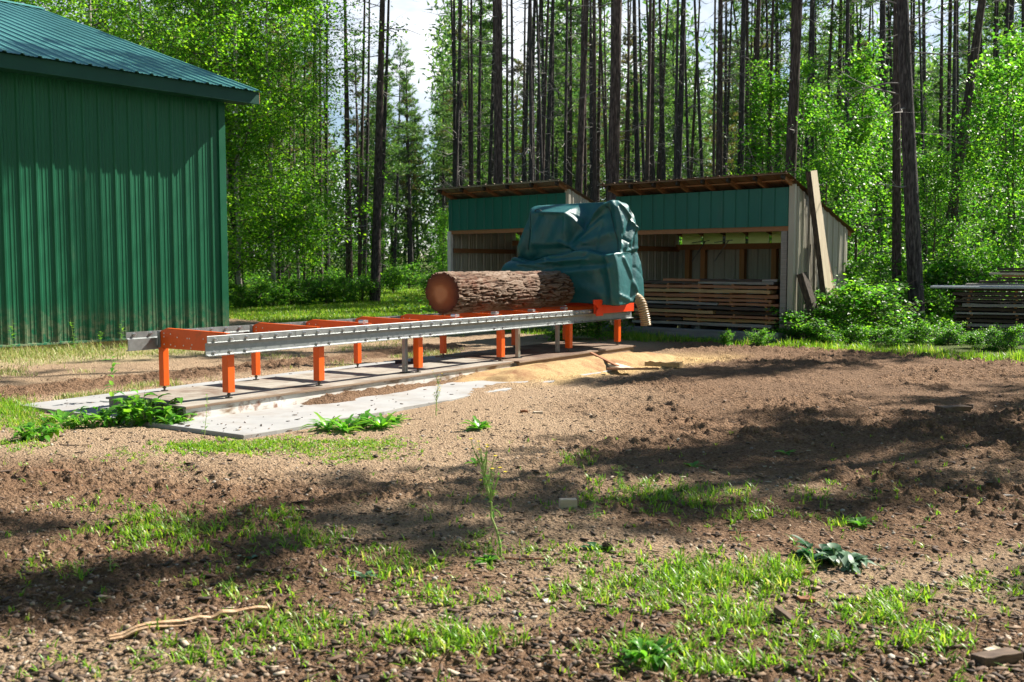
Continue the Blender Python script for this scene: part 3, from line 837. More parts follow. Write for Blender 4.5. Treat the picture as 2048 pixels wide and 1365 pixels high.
def lumber_stack(org, rz, L, layers, z0, seed, where, group, colours, x_off=0.0, gap=0.026, thick=(0.032, 0.055), names=True, deep=3):
    rr = random.Random(seed)
    z = z0
    ca, sa = math.cos(rz), math.sin(rz)
    def wp(x, y, zz): return (org.x + ca * x - sa * y, org.y + sa * x + ca * y, zz)
    stick = []
    for k in range(layers):
        T = rr.uniform(*thick)
        c = colours[k % len(colours)]
        split = rr.random() < 0.45
        x0 = x_off + rr.uniform(0.0, 0.45); x1 = L - rr.uniform(0, 0.22)
        segs = [(x0, x1, c)]
        if split:
            xm = rr.uniform(0.4, 0.65) * (x0 + x1)
            c2 = rr.choice(colours)
            segs = [(x0, xm - 0.01, c), (xm + 0.01, x1, c2)]
        for q, (a, b, cc) in enumerate(segs):
            yj = rr.uniform(-0.10, 0.05)
            mb = board_mesh(b - a, rr.uniform(0.22, 0.3), T, seed * 100 + k * 4 + q)
            side = '' if len(segs) == 1 else (' left half' if q == 0 else ' right half')
            lay = ORD[k]
            o = mb.build('stacked_board', BOARD[cc], None, loc=wp(a, yj, z), rz=rz)
            tag(o, f'{cc} front board of the {lay} layer {where}' if not side else f'{cc} front board,{side} of the {lay} layer {where}', 'board', group)
        # boards behind the front one, coloured dark to stand for shade in the gaps
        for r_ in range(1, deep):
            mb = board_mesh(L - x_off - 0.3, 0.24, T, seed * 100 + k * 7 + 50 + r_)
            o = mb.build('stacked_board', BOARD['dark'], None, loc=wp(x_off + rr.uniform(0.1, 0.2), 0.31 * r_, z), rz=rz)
            tag(o, f'board behind the front row, darkened as gap shade, {where}', 'board', group + ' behind the front row')
        z += T
        if k < layers - 1:
            for xs in np.linspace(x_off + 0.45, L - 0.3, 5):
                mb = MB(); mb.box((0, 0, 0), (0.05, 0.28 + 0.31 * (deep - 1), gap - 0.001))
                stick.append((mb, wp(xs + rr.uniform(-0.05, 0.05), 0.155 * (deep - 1), z + gap / 2)))
            z += gap
    for mb, p in stick:
        o = mb.build('stacking_strip', WOODRAW, None, loc=p, rz=rz)
        tag(o, f'short wooden strip keeping board layers apart {where}', 'stacking strip', group + ' spacers')
    return z

# low bearers then the stack inside the right shed
for i, x in enumerate((0.7, 2.1, 3.5)):
    o = MB().span((-0.06, -0.1, 0.0), (0.06, 1.2, 0.27)).build('bearer_block', WOODSILL, None, loc=shed_pt(x, 0.35, 0.02), rz=BA)
    tag(o, ['bearer block under the left end', 'middle bearer block', 'bearer block under the right end'][i] + ' of the shed lumber stack', 'timber block', 'bearers under the shed stack')
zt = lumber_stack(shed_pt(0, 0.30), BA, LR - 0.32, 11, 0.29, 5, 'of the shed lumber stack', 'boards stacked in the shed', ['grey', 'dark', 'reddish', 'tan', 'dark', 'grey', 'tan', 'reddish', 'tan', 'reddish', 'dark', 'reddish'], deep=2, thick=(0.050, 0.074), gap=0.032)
for i, (x, w, L_, c, lab) in enumerate(((1.2, 0.25, 1.0, 'reddish', 'short reddish offcut lying on top of the shed stack'), (2.2, 0.3, 1.5, 'dark', 'bark edged slab lying on top of the shed stack'), (2.9, 0.25, 1.15, 'grey', 'grey offcut at the right of the top of the shed stack'))):
    o = board_mesh(L_, w, 0.05, 900 + i).build('offcut_board', BOARD[c], None, loc=shed_pt(x, 0.32, zt + 0.004), rz=BA + 0.04 * (i - 1))
    tag(o, lab, 'board', 'boards stacked in the shed')

# stack outdoors at the right edge
RS = P(1893, 690, 22.0)
RS.z = 0
RA = BA + R(14)
for i, x in enumerate((0.3, 2.2, 4.0)):
    o = MB().span((-0.08, -0.2, 0.0), (0.08, 1.2, 0.16)).build('bearer_block', WOODSILL, None, loc=(RS.x + math.cos(RA) * x, RS.y + math.sin(RA) * x, 0.0), rz=RA)
    tag(o, ['bearer under the left end', 'bearer under the middle', 'bearer under the right end'][i] + ' of the outdoor lumber pile', 'timber block', 'bearers under the outdoor pile')
o = MB().span((-0.1, -0.62, -0.04), (4.4, -0.44, 0.22)).build('ground_timber', WOODSILL, None, loc=RS, rz=RA, bevel=0.01)
tag(o, 'dark weathered timber lying before the outdoor lumber pile', 'timber')
zt = lumber_stack(RS, RA, 4.4, 12, 0.17, 9, 'of the outdoor lumber pile', 'boards stacked outdoors', ['dark', 'dark', 'grey', 'dark', 'dark', 'grey', 'dark', 'grey', 'dark', 'dark', 'dark', 'dark'], deep=3, thick=(0.034, 0.07), gap=0.03)
def rs(x, y, z): return (RS.x + math.cos(RA) * x - math.sin(RA) * y, RS.y + math.sin(RA) * x + math.cos(RA) * y, z)
METSH = mat('pale_metal_sheet', [(0.3, (0.30, 0.33, 0.36)), (0.7, (0.40, 0.43, 0.46))], 3, 0.4, metal=0.4)
mb = MB(); sheet(mb, 1.1, lambda q, d, h: (h, q - 0.25, d * 0.5), lambda q: -0.35, lambda q: 4.4, minor=False)
sheet(mb, 1.1, lambda q, d, h: (h, q - 0.25, d * 0.5 - 0.03), lambda q: -0.35, lambda q: 4.4, minor=False)
for y in (-0.25,):
    mb.span((-0.35, y - 0.004, -0.03), (4.4, y, 0.004))
o = mb.build('roofing_sheet', METSH, None, loc=rs(0, 0, zt + 0.032), rz=RA, recalc=False)
tag(o, 'pale ribbed metal sheet covering the outdoor lumber pile', 'metal sheet')
for i, (x, L_, c, dz) in enumerate(((0.35, 1.6, 'grey', 0.03), (1.0, 3.2, 'dark', 0.085), (1.35, 3.0, 'dark', 0.15), (1.45, 2.8, 'reddish', 0.21), (1.2, 3.0, 'pale', 0.27), (1.4, 2.8, 'dark', 0.31), (1.35, 2.9, 'dark', 0.37))):
    o = board_mesh(L_, 0.35, 0.045, 960 + i).build('stacked_board', BOARD[c], None, loc=rs(x - 0.4 * (i > 0), 0.3, zt + dz + 0.03), rz=RA + 0.02 * (i % 3 - 1))
    tag(o, f'{c} board, {ORD[i]} of the loose boards on the metal sheet of the outdoor pile', 'board', 'loose boards on the outdoor pile')

# slabs leaning on the shed's side wall
def leaning_slab(name, base, top, w, th, mats_, label, seed, cat='slab'):
    b, t_ = shed_pt(*base), shed_pt(*top)
    d = t_ - b; L = d.length
    d.normalize()
    nrm = Vector((0.70, -0.71, 0))                     # face side looks away from the wall
    side = d.cross(nrm).normalized(); nrm = side.cross(d).normalized()
    rr = np.random.default_rng(seed)
    n = 18; mb = MB()
    vs = []
    wl = rr.normal(0, 0.012, n).cumsum() * 0.4; wr = rr.normal(0, 0.012, n).cumsum() * 0.4
    for i in range(n):
        c = d * (L * i / (n - 1)); tp = 1 - 0.25 * i / (n - 1)
        a = side * (-w / 2 * tp + wl[i]); e = side * (w / 2 * tp + wr[i])
        vs += [c + a, c + a * 0.74 + nrm * th, c + e * 0.80 + nrm * th, c + e]
    for i in range(n - 1):
        a = 4 * i
        mb.cm = 0; mb_f = [(a + 1, a + 2, a + 6, a + 5)]
        mb.f += [tuple(f) for f in mb_f]; mb.m += [0]
        mb.cm = 1
        for k in (0, 2, 3):
            mb.f.append((a + k, a + (k + 1) % 4, a + 4 + (k + 1) % 4, a + 4 + k)); mb.m.append(1)
    mb.f += [(0, 3, 2, 1), tuple(4 * (n - 1) + k for k in range(4))]; mb.m += [0, 0]
    mb.v = [tuple(v) for v in vs]
    o = mb.build(name, mats_, None, loc=b)
    return tag(o, label, cat)
leaning_slab('leaning_plank', (LR + 0.46, 1.0, 0.0), (LR + 0.10, 0.50, 3.62), 0.46, 0.10, [PALESLAB, BARKSLAB], 'tall pale plank with bark edges leaning on the shed side wall', 1, 'plank')
leaning_slab('leaning_slab', (LR + 0.42, 1.45, 0.0), (LR + 0.12, 0.95, 2.35), 0.46, 0.06, [BROWNSLAB, BARKSLAB], 'brown slab leaning behind the tall pale plank on the shed wall', 2)
leaning_slab('leaning_log_slab', (LR + 0.50, 0.36, 0.0), (LR + 0.08, 0.16, 1.46), 0.27, 0.13, [BARKSLAB, BARKSLAB], 'short dark bark slab leaning at the front corner of the shed wall', 3)
OLDT = mat('old_brown_timber', [(0.3, (0.13, 0.085, 0.055)), (0.7, (0.28, 0.20, 0.14))], 3, 0.9, stretch=(0.6, 7, 7), bump=0.4, bscale=5, bstretch=(0.6, 12, 12))
# ================================================================ timber platform (two decks)
def deck(name, s0, s1, v0, v1, z1, label, front_mat, top_mat, seed):
    t = thing(name, label, 'platform', (S0.x, S0.y, 0), UA, 'timber decks under the sawmill')
    mb = MB()
    n = 5; w = (v1 - v0) / n
    for k in range(n):
        mb.span((s0 + 0.01 * (k % 2), v0 + w * k + 0.003, z1 - 0.022), (s1 - 0.012 * ((k + 1) % 2), v0 + w * (k + 1) - 0.003, z1 - 0.001 * (k % 2)))
    mb.build('deck_board', top_mat, t, bevel=0.003)
    MB().span((s0, v0 - 0.014, z1 - 0.030), (s1, v0 + 0.001, z1 - 0.004)).build('edge_strip', OLDT, t, bevel=0.003)
    MB().span((s0 + 0.02, v0 + 0.012, -0.05), (s1 - 0.02, v0 + 0.06, z1 - 0.024)).build('front_timber', front_mat, t, bevel=0.006)
    MB().span((s0 + 0.02, v0 + 0.062, -0.05), (s0 + 0.07, v1 - 0.03, z1 - 0.024)).build('end_timber', WOODGREY, t, bevel=0.006)
    MB().span((s1 - 0.07, v0 + 0.062, -0.05), (s1 - 0.02, v1 - 0.03, z1 - 0.024)).build('end_timber', WOODGREY, t, bevel=0.006)
    MB().span((s0 + 0.072, v1 - 0.09, 0.0), (s1 - 0.072, v1 - 0.04, z1 - 0.024)).build('rear_timber', WOODGREY, t, bevel=0.006)
deck('timber_deck', -0.72, 5.45, -0.13, 1.26, 0.14, 'long low timber deck with peeling white front carrying the near end of the sawmill', PEELED, WOODPLAT, 1)
DIRTD = mat('dirty_deck_wood', [(0.3, (0.12, 0.08, 0.055)), (0.7, (0.27, 0.20, 0.14))], 2.5, 0.9, stretch=(0.7, 5, 5), bump=0.3, bscale=8, dirt=((0.10, 0.055, 0.035), 1.8, 0.4, 0.6))
deck('timber_deck', 5.47, 9.42, -0.22, 1.45, 0.14, 'shorter brown timber deck strewn with bark beneath the covered saw head', OLDT, DIRTD, 2)

# ================================================================ portable sawmill
saw = thing('portable_sawmill', 'long orange and galvanised portable sawmill bed on square legs across a timber deck', 'sawmill', (S0.x, S0.y, 0), UA)
RZ0, RZ1 = 0.637, 0.857
X0, X1 = -0.36, 9.62
def bolt(mb, p, n, r=0.017, h=0.020):
    p, n = Vector(p), Vector(n)
    mb.tube([p, p + n * 0.004], r * 1.35, 8)
    mb.tube([p + n * 0.004, p + n * h], r, 6)
    mb.tube([p + n * h, p + n * (h + 0.020)], r * 0.5, 6)
def rail(y, outer, x0, x1, label, lower):
    """folded steel rail; outer = -1 (front) or +1 (back): where its flange looks"""
    f = lambda d: y + outer * d
    mb = MB()
    prof = [(f(0.030), RZ1), (f(0.034), RZ1 - 0.004), (f(0.034), 0.789), (f(0.048), 0.783), (f(0.048), 0.779), (f(0.006), 0.772), (f(0.002), 0.742),
            (f(0.010), 0.655), (f(0.052), 0.643), (f(0.052), 0.637), (f(0.004), 0.639), (f(-0.006), 0.645), (f(-0.006), 0.775), (f(0.026), 0.786), (f(0.026), RZ1)]
    mb.prism(prof, 'x', x0, x1)
    mb.cm = 1
    x = x0 + 0.10
    while x < x1 - 0.05:
        bolt(mb, (x, f(0.034), 0.820), (0, outer, 0)); x += 0.222
    for x in lower:
        bolt(mb, (x, f(0.008), 0.672), (0, outer, 0))
    if outer > 0:
        x = x0 + 0.10
        while x < x1 - 0.05:
            bolt(mb, (x, f(0.026), 0.83), (0, -outer, 0)); x += 0.222
    # faint joints between the rail lengths
    mb.cm = 2
    for x in (0.93, 2.12, 4.0, 5.2, 6.1, 7.6):
        mb.span((x - 0.0015, f(0.036) if outer > 0 else f(0.0355), 0.79), (x + 0.0015, f(0.0335), RZ1 - 0.004)) if outer < 0 else None
    r = mb.build('bed_rail', [GALV, ZINC, STEELD], saw)
    if label: r['label'] = label
    return r
low = [X0 + 0.1 + 0.222 * k for k in (0, 1, 2, 7, 8, 11, 12, 13, 14, 15, 16, 17, 24, 25, 31, 32, 33, 34, 35, 36)]
rail(0.0 - 0.03, -1, X0, X1, None, low)
rail(1.22, 1, X0 - 0.08, X1, None, [])
# near end plate of the back rail catches the sun: plain inner face
legs_s = [0.0]
for px in (642, 840, 1005, 1141, 1238):
    # solve the leg's place along the bed from its pixel column
    lo_, hi_ = 0.0, 12.0
    for _ in range(50):
        mid = (lo_ + hi_) / 2
        p = sv(mid, 0.0, 0.3); d = p - Vector((0, 0, CAMH))
        c, s_ = math.cos(TH), math.sin(TH)
        dep = d.y * c - d.z * s_
        if 1024 + FPX * d.x / dep < px: lo_ = mid
        else: hi_ = mid
    legs_s.append(lo_)
def leg(s, y, w):
    mb = MB(); mb.span((s - w / 2, y - w / 2, 0.205), (s + w / 2, y + w / 2, RZ0 + 0.012 if y < 0.5 else 0.70))
    l = mb.build('leg', ORANGE, saw, bevel=0.006)
    mb = MB(); mb.tube([(s, y, 0.147), (s, y, 0.205)], 0.013, 8); mb.tube([(s, y, 0.1405), (s, y, 0.150)], 0.042, 14); mb.tube([(s, y, 0.176), (s, y, 0.192)], 0.022, 6)
    mb.build('levelling_foot', STEELD, l)
for s in legs_s:
    leg(s, 0.035, 0.098)
    leg(s, 1.17, 0.082)
# cross bunks, high at the back and shouldered, each with a small plate
bs = [-0.04, 1.36, 2.30, 3.28, 4.28, 5.30, 6.35, 7.38, 8.3, 9.2]
for k, s in enumerate(bs):
    mb = MB()
    prof = [(0.005, 0.655), (0.005, 0.865), (1.06, 0.885), (1.15, 0.860), (1.185, 0.83), (1.185, 0.655)]
    mb.prism(prof, 'x', s, s + 0.006)
    # top and bottom flanges, returned away from the near end
    mb.bar((s + 0.028, 0.01, 0.868), (s + 0.028, 1.06, 0.888), 0.05, 0.006)
    mb.bar((s + 0.028, 0.01, 0.656), (s + 0.028, 1.18, 0.656), 0.05, 0.006)
    mb.cm = 1
    rr = random.Random(3)
    for (y, z) in ((1.10, 0.83), (1.10, 0.79), (0.98, 0.825), (0.86, 0.79), (0.98, 0.70), (0.75, 0.70), (0.68, 0.785), (0.64, 0.785), (0.90, 0.685), (0.60, 0.715), (0.62, 0.675), (1.10, 0.70), (0.40, 0.79), (0.30, 0.70), (0.2, 0.78)):
        mb.tube([(s - 0.003, y, z), (s - 0.0005, y, z)], 0.0085, 8)
    b = mb.build('cross_bunk', [ORANGE, WHITEP], saw)
    MB().span((s - 0.014, 1.16, 0.66), (s - 0.004, 1.21, 0.855)).build('end_bracket', GALV, b, bevel=0.002)
    MB().span((s - 0.014, -0.02, 0.66), (s - 0.004, 0.05, 0.85)).build('end_bracket', GALV, b, bevel=0.002)
    if k in (2, 4, 5, 6, 7):
        mb = MB(); mb.tube([(s + 0.02, 0.10, 0.885), (s + 0.02, 0.19, 0.885)], 0.028, 12); mb.span((s - 0.02, 0.075, 0.86), (s + 0.05, 0.10, 0.91))
        mb.build('side_roller', ZINC, saw)
# log stops / jacks under the bed
for s, m_ in ((legs_s[2] - 0.17, GALV), (legs_s[3] + 0.62, BEIGE), (legs_s[4] - 0.22, GALV)):
    mb = MB(); mb.span((s - 0.03, 0.10, 0.15), (s + 0.03, 0.16, 0.80)); mb.span((s - 0.005, 0.092, 0.16), (s + 0.005, 0.10, 0.7))
    p = mb.build('support_post', m_, saw, bevel=0.004)
    mb = MB(); mb.tube([(s, 0.13, 0.141), (s, 0.13, 0.153)], 0.075, 16); mb.build('base_disc', BLACK, p)
# saw head carriage at the far end
mb = MB(); mb.span((8.05, -0.148, 0.775), (9.50, -0.09, 0.985)); mb.span((8.05, 1.24, 0.865), (9.45, 1.30, 0.99))
mb.span((8.35, -0.04, 0.90), (8.45, 1.24, 0.99)); mb.span((9.2, -0.04, 0.90), (9.3, 1.24, 0.99))
mb.build('carriage', ORED, saw, bevel=0.006)
mb = MB()
pl = [(7.90, 1.03), (8.18, 1.03), (8.24, 0.985), (8.17, 0.93), (8.24, 0.88), (8.24, 0.74), (8.0, 0.74), (8.0, 0.83), (8.06, 0.875), (8.0, 0.93), (7.90, 0.96)]
mb.prism([(a, b) for a, b in pl], 'y', -0.185, -0.163)
mb.prism([(a, b) for a, b in ((7.92, 0.955), (8.2, 0.955), (8.2, 1.025), (7.92, 1.025))], 'y', -0.163, -0.150)
mb.build('guide_plate', ORED, saw, bevel=0.003)
mb = MB(); mb.tube([(8.24, -0.16, 1.0), (8.36, -0.18, 1.02), (8.48, -0.18, 1.0), (8.50, -0.15, 0.96)], 0.014, 8); mb.build('carriage_handle', ORED, saw, smooth=True)
mb = MB()
mb.span((8.30, -0.25, 0.985), (9.10, 1.55, 1.12)); mb.span((8.40, -0.30, 1.05), (8.75, 1.75, 1.6)); mb.tube([(8.62, -0.30, 1.0), (8.62, -0.16, 1.0)], 0.10, 16)
mb.span((8.55, 0.85, 1.5), (8.95, 1.2, 2.55)); mb.span((8.55, -0.12, 1.5), (8.9, 0.02, 2.6))
mb.build('saw_head', BLACK, saw, bevel=0.01)
mb = MB(); mb.span((8.295, -0.268, 1.00), (8.36, -0.252, 1.05)); mb.build('warning_plate', ORED, saw)
# corrugated dust hose
def hose():
    ctrl = [Vector((8.86, -0.20, 1.04)), Vector((8.95, -0.42, 1.06)), Vector((8.92, -0.57, 0.98)), Vector((8.90, -0.64, 0.83)), Vector((8.92, -0.67, 0.68)), Vector((8.94, -0.68, 0.55))]
    pts = []
    for i in range(len(ctrl) - 1):
        p0 = ctrl[max(i - 1, 0)]; p1 = ctrl[i]; p2 = ctrl[i + 1]; p3 = ctrl[min(i + 2, len(ctrl) - 1)]
        for k in range(24):
            t = k / 24
            pts.append(0.5 * ((2 * p1) + (p2 - p0) * t + (2 * p0 - 5 * p1 + 4 * p2 - p3) * t * t + (3 * p1 - p0 - 3 * p2 + p3) * t ** 3))
    pts.append(ctrl[-1])
    rad = [0.080 + 0.014 * (1 if (i % 6) < 3 else -1) for i in range(len(pts))]
    mb = MB(); mb.tube(pts, rad, 20, caps=False)
    mb.build('dust_hose', PLASTIC, saw, smooth=True)
hose()

# ================================================================ log on the bed
LOG_S, LOG_L, LOG_V, LOG_R = 4.72, 3.46, 0.70, 0.325
lg = thing('saw_log', 'thick rough barked log lying on the orange sawmill bunks', 'log', tuple(sv(LOG_S, LOG_V, 0.885 + LOG_R)), UA)
def build_log():
    na, nl = 220, 420
    A, X = np.meshgrid(np.linspace(0, 2 * np.pi, na, endpoint=False), np.linspace(0, LOG_L, nl))
    cy, cz = np.cos(A), np.sin(A)
    base = LOG_R * (1.0 + 0.02 * np.sin(2 * A + 0.7) + 0.015 * np.sin(3 * A + X)) * (1 - 0.035 * X / LOG_L)
    # furrowed bark: plates long in x
    w = fbm3(X * 2.0, cy * 2.2, cz * 2.2, 3, 3.0)
    plates = fbm3(X * 5.0 + 2 * w, cy * 10 + 2 * w, cz * 10, 3, 9.0)
    cracks = np.abs(vnoise3(X * 3.8 + w * 2.0, cy * 11 + w * 3, cz * 11 + w * 3, 15.0) - 0.5) * 2
    cracks2 = np.abs(vnoise3(X * 8.5 + w * 3, cy * 18 + w * 5, cz * 18, 25.0) - 0.5) * 2
    fine = fbm3(X * 30, cy * 20, cz * 20, 2, 33.0)
    hgt = 0.030 * sstep(0.02, 0.34, cracks) * (0.55 + 0.9 * plates) + 0.013 * sstep(0.0, 0.3, cracks2) + 0.009 * fine
    r = base - 0.040 + hgt
    V = np.stack([X, r * cy, r * cz], -1).reshape(-1, 3)
    i = np.arange(nl - 1)[:, None] * na + np.arange(na)[None, :]
    j = np.arange(nl - 1)[:, None] * na + (np.arange(na)[None, :] + 1) % na
    F = np.stack([i, j, j + na, i + na], -1).reshape(-1, 4)[:, ::-1]
    o = np_mesh('bark', V, F, None, False, lg)
    at = o.data.attributes.new('height', 'FLOAT', 'POINT'); at.data.foreach_set('value', (hgt / 0.055).astype(np.float32).ravel())
    m, nt, b, out = new_mat('log_bark')
    an = nt.nodes.new('ShaderNodeAttribute'); an.attribute_name = 'height'
    rp = ramp_node(nt, [(0.10, (0.012, 0.005, 0.003)), (0.32, (0.048, 0.022, 0.012)), (0.62, (0.125, 0.075, 0.048)), (0.95, (0.235, 0.175, 0.135))], an.outputs['Fac'])
    n2 = noise_node(nt, 3.2, 5, 0.6)
    rf = ramp_node(nt, [(0.52, 0.0), (0.68, 0.6)], n2.outputs[0])
    mx = nt.nodes.new('ShaderNodeMixRGB'); nt.links.new(rf.outputs[0], mx.inputs[0]); nt.links.new(rp.outputs[0], mx.inputs[1]); mx.inputs[2].default_value = (0.12, 0.034, 0.014, 1)
    nt.links.new(mx.outputs[0], b.inputs['Base Color']); b.inputs['Roughness'].default_value = 0.9; b.inputs['Specular IOR Level'].default_value = 0.25
    nb = noise_node(nt, 60, 4); bp = nt.nodes.new('ShaderNodeBump'); bp.inputs['Strength'].default_value = 0.6; bp.inputs['Distance'].default_value = 0.008
    nt.links.new(nb.outputs[0], bp.inputs['Height']); nt.links.new(bp.outputs[0], b.inputs['Normal'])
    o.data.materials.append(m)
    # sawn ends with rings
    m, nt, b, out = new_mat('sawn_log_end')
    tc = nt.nodes.new('ShaderNodeTexCoord'); mp = nt.nodes.new('ShaderNodeMapping'); mp.inputs['Scale'].default_value = (0, 1, 1)
    mp.inputs['Location'].default_value = (0, -0.03, 0.02)
    nt.links.new(tc.outputs['Object'], mp.inputs[0])
    wv = nt.nodes.new('ShaderNodeTexWave'); wv.wave_type = 'RINGS'; wv.rings_direction = 'X'; wv.inputs['Scale'].default_value = 13; wv.inputs['Distortion'].default_value = 2.2; wv.inputs['Detail'].default_value = 3
    nt.links.new(mp.outputs[0], wv.inputs[0])
    gr = nt.nodes.new('ShaderNodeTexGradient'); gr.gradient_type = 'SPHERICAL'
    mp2 = nt.nodes.new('ShaderNodeMapping'); mp2.inputs['Scale'].default_value = (0, 3.0, 3.0); mp2.inputs['Location'].default_value = (0, -0.09, 0.06); nt.links.new(tc.outputs['Object'], mp2.inputs[0]); nt.links.new(mp2.outputs[0], gr.inputs[0])
    nn = noise_node(nt, 9, 5, 0.65, (0, 1, 1))
    ad = nt.nodes.new('ShaderNodeMath'); ad.operation = 'MULTIPLY_ADD'; ad.inputs[1].default_value = 0.35; nt.links.new(nn.outputs[0], ad.inputs[0]); nt.links.new(gr.outputs[0], ad.inputs[2])
    rp = ramp_node(nt, [(0.20, (0.07, 0.022, 0.008)), (0.42, (0.17, 0.055, 0.017)), (0.70, (0.30, 0.115, 0.038)), (0.90, (0.52, 0.27, 0.12))], ad.outputs[0])
    rw = ramp_node(nt, [(0.2, (0.52, 0.50, 0.48)), (0.8, (1, 1, 1))], wv.outputs[0])
    mx = nt.nodes.new('ShaderNodeMixRGB'); mx.blend_type = 'MULTIPLY'; mx.inputs[0].default_value = 1
    nt.links.new(rp.outputs[0], mx.inputs[1]); nt.links.new(rw.outputs[0], mx.inputs[2]); nt.links.new(mx.outputs[0], b.inputs['Base Color'])
    b.inputs['Roughness'].default_value = 0.8
    nb = noise_node(nt, 40, 5, 0.7); bp = nt.nodes.new('ShaderNodeBump'); bp.inputs['Strength'].default_value = 0.5; bp.inputs['Distance'].default_value = 0.008
    nt.links.new(nb.outputs[0], bp.inputs['Height']); nt.links.new(bp.outputs[0], b.inputs['Normal'])
    for row, nm in ((0, 'sawn_end'), (nl - 1, 'sawn_end')):
        ring = V.reshape(nl, na, 3)[row].copy()
        x = ring[0, 0] + (0.002 if row == 0 else -0.002)
        # a few concentric loops, slightly uneven cut
        loops = [np.stack([np.full(na, x) + (0.004 * (k % 2)), ring[:, 1] * f, ring[:, 2] * f], -1) for k, f in enumerate((0.995, 0.8, 0.5, 0.2))]
        VV = np.concatenate(loops + [np.array([[x, 0, 0]])])
        FF = []
        for k in range(3):
            for q in range(na):
                a, b_ = k * na + q, k * na + (q + 1) % na
                FF.append((a, b_, b_ + na, a + na))
        mb = MB(); mb.v = [tuple(p) for p in VV]; mb.f = FF + [(3 * na + q, 3 * na + (q + 1) % na, 4 * na) for q in range(na)]; mb.m = [0] * len(mb.f)
        mb.build(nm, m, lg)
build_log()

# ================================================================ waterproof cover over the saw head
def build_cover():
    # rows: z, s of front, s of back, v left, v right
    rows = [(0.960, 8.20, 9.28, 2.20, -0.50), (1.15, 8.20, 9.28, 2.16, -0.50), (1.40, 8.19, 9.26, 2.09, -0.49), (1.62, 8.17, 9.22, 2.01, -0.47), (1.76, 8.15, 9.18, 1.96, -0.45), (1.845, 8.15, 9.15, 1.93, -0.43),
            (1.872, 8.25, 9.14, 1.92, -0.42), (1.862, 8.37, 9.13, 1.91, -0.41), (1.93, 8.40, 9.12, 1.87, -0.42), (2.10, 8.42, 9.10, 1.77, -0.44), (2.35, 8.43, 9.06, 1.65, -0.43), (2.55, 8.45, 9.02, 1.56, -0.40), (2.69, 8.46, 8.98, 1.54, -0.34),
            (2.76, 8.60, 8.97, 1.51, -0.26), (2.785, 8.80, 8.95, 1.42, -0.16), (2.79, 8.85, 8.90, 1.25, 0.0)]
    rows = np.array(rows)
    key = np.linspace(0, 1, len(rows))
    M = 110
    w = np.linspace(0, 1, M)
    # monotone-ish cubic through the key rows
    def interp(c):
        y = rows[:, c]; x = key
        m = np.gradient(y, x)
        i = np.clip(np.searchsorted(x, w) - 1, 0, len(x) - 2)
        h = x[i + 1] - x[i]; t = (w - x[i]) / h
        return (2 * t ** 3 - 3 * t ** 2 + 1) * y[i] + (t ** 3 - 2 * t ** 2 + t) * h * m[i] * 0.7 + (-2 * t ** 3 + 3 * t ** 2) * y[i + 1] + (t ** 3 - t ** 2) * h * m[i + 1] * 0.7
    z, sf, sb, vl, vr = [interp(c) for c in range(5)]
    nf, ns, nb = 120, 44, 60
    # loop: front left->right, right front->back, back right->left, left back->front
    u = np.concatenate([np.linspace(0, 1, nf, endpoint=False), 1 + np.linspace(0, 1, ns, endpoint=False), 2 + np.linspace(0, 1, nb, endpoint=False), 3 + np.linspace(0, 1, ns, endpoint=False)])
    N = len(u)
    U, Z = np.meshgrid(u, z)
    SF, SB, VL, VR = [np.repeat(a[:, None], N, 1) for a in (sf, sb, vl, vr)]
    k = np.floor(U).astype(int); f = U - k
    V0 = np.where(k == 0, VL + (VR - VL) * f, VL)
    SF = SF + 0.26 * np.exp(-((Z - 1.81) / 0.13) ** 2) * np.where(k == 0, sstep(0.5, 1.8, V0), np.where(k == 3, 1.0, 0.0))
    S = np.select([k == 0, k == 1, k == 2, k == 3], [SF, SF + (SB - SF) * f, SB, SB + (SF - SB) * f])
    V = np.select([k == 0, k == 1, k == 2, k == 3], [VL + (VR - VL) * f, VR, VR + (VL - VR) * f, VL])
    W = np.repeat(w[:, None], N, 1)
    # round the corners a little
    CS, CV = (SF + SB) / 2, (VL + VR) / 2
    # top outline along v on the front: two peaks and a deep sag
    vv = np.array([-0.5, -0.34, -0.20, -0.06, 0.12, 0.27, 0.34, 0.40, 0.50, 0.68, 0.95, 1.20, 1.40, 1.6])
    tt = np.array([2.60, 2.76, 2.85, 2.82, 2.64, 2.42, 2.30, 2.31, 2.48, 2.68, 2.70, 2.74, 2.78, 2.79])
    top = np.interp(V, vv, tt)
    sag_zone = np.where(k == 0, 1.0, np.where(k == 1, np.clip(1 - 1.6 * f, 0, 1), np.where(k == 3, np.clip(2 * f - 1, 0, 1), 0.0)))
    ztop = 2.79 + (top - 2.79) * sag_zone * sstep(1.0, 0.82, W)
    q = np.clip((Z - 1.90) / (2.79 - 1.90), 0, 1.2)
    Z2 = np.where(Z > 1.9, 1.90 + q * (ztop - 1.90), Z)
    # shelf lip wanders along the front
    lip = 0.035 * np.sin(V * 3.1 + 0.5) + 0.02 * np.sin(V * 7.7)
    Z2 = Z2 + np.where(k == 0, 1, 0.4) * lip * np.exp(-((Z - 1.86) / 0.16) ** 2) - 0.10 * np.exp(-((Z - 1.86) / 0.12) ** 2) * sstep(0.2, 1.6, V) * np.where((k == 0) | (k == 3), 1, np.where(k == 2, 1, 0))
    # hem wanders
    hem = np.exp(-((Z - 0.96) / 0.2) ** 2)
    Z2 = Z2 + hem * (0.03 * np.sin(V * 2.4 + S * 3) - 0.05 * sstep(0.1, 0.9, V) * np.where(k == 0, 1, 0))
    # outward normal of the loop
    nx = np.select([k == 0, k == 1, k == 2, k == 3], [-1.0, 0.0, 1.0, 0.0]) + 0 * U
    ny = np.select([k == 0, k == 1, k == 2, k == 3], [0.0, -1.0, 0.0, 1.0]) + 0 * U
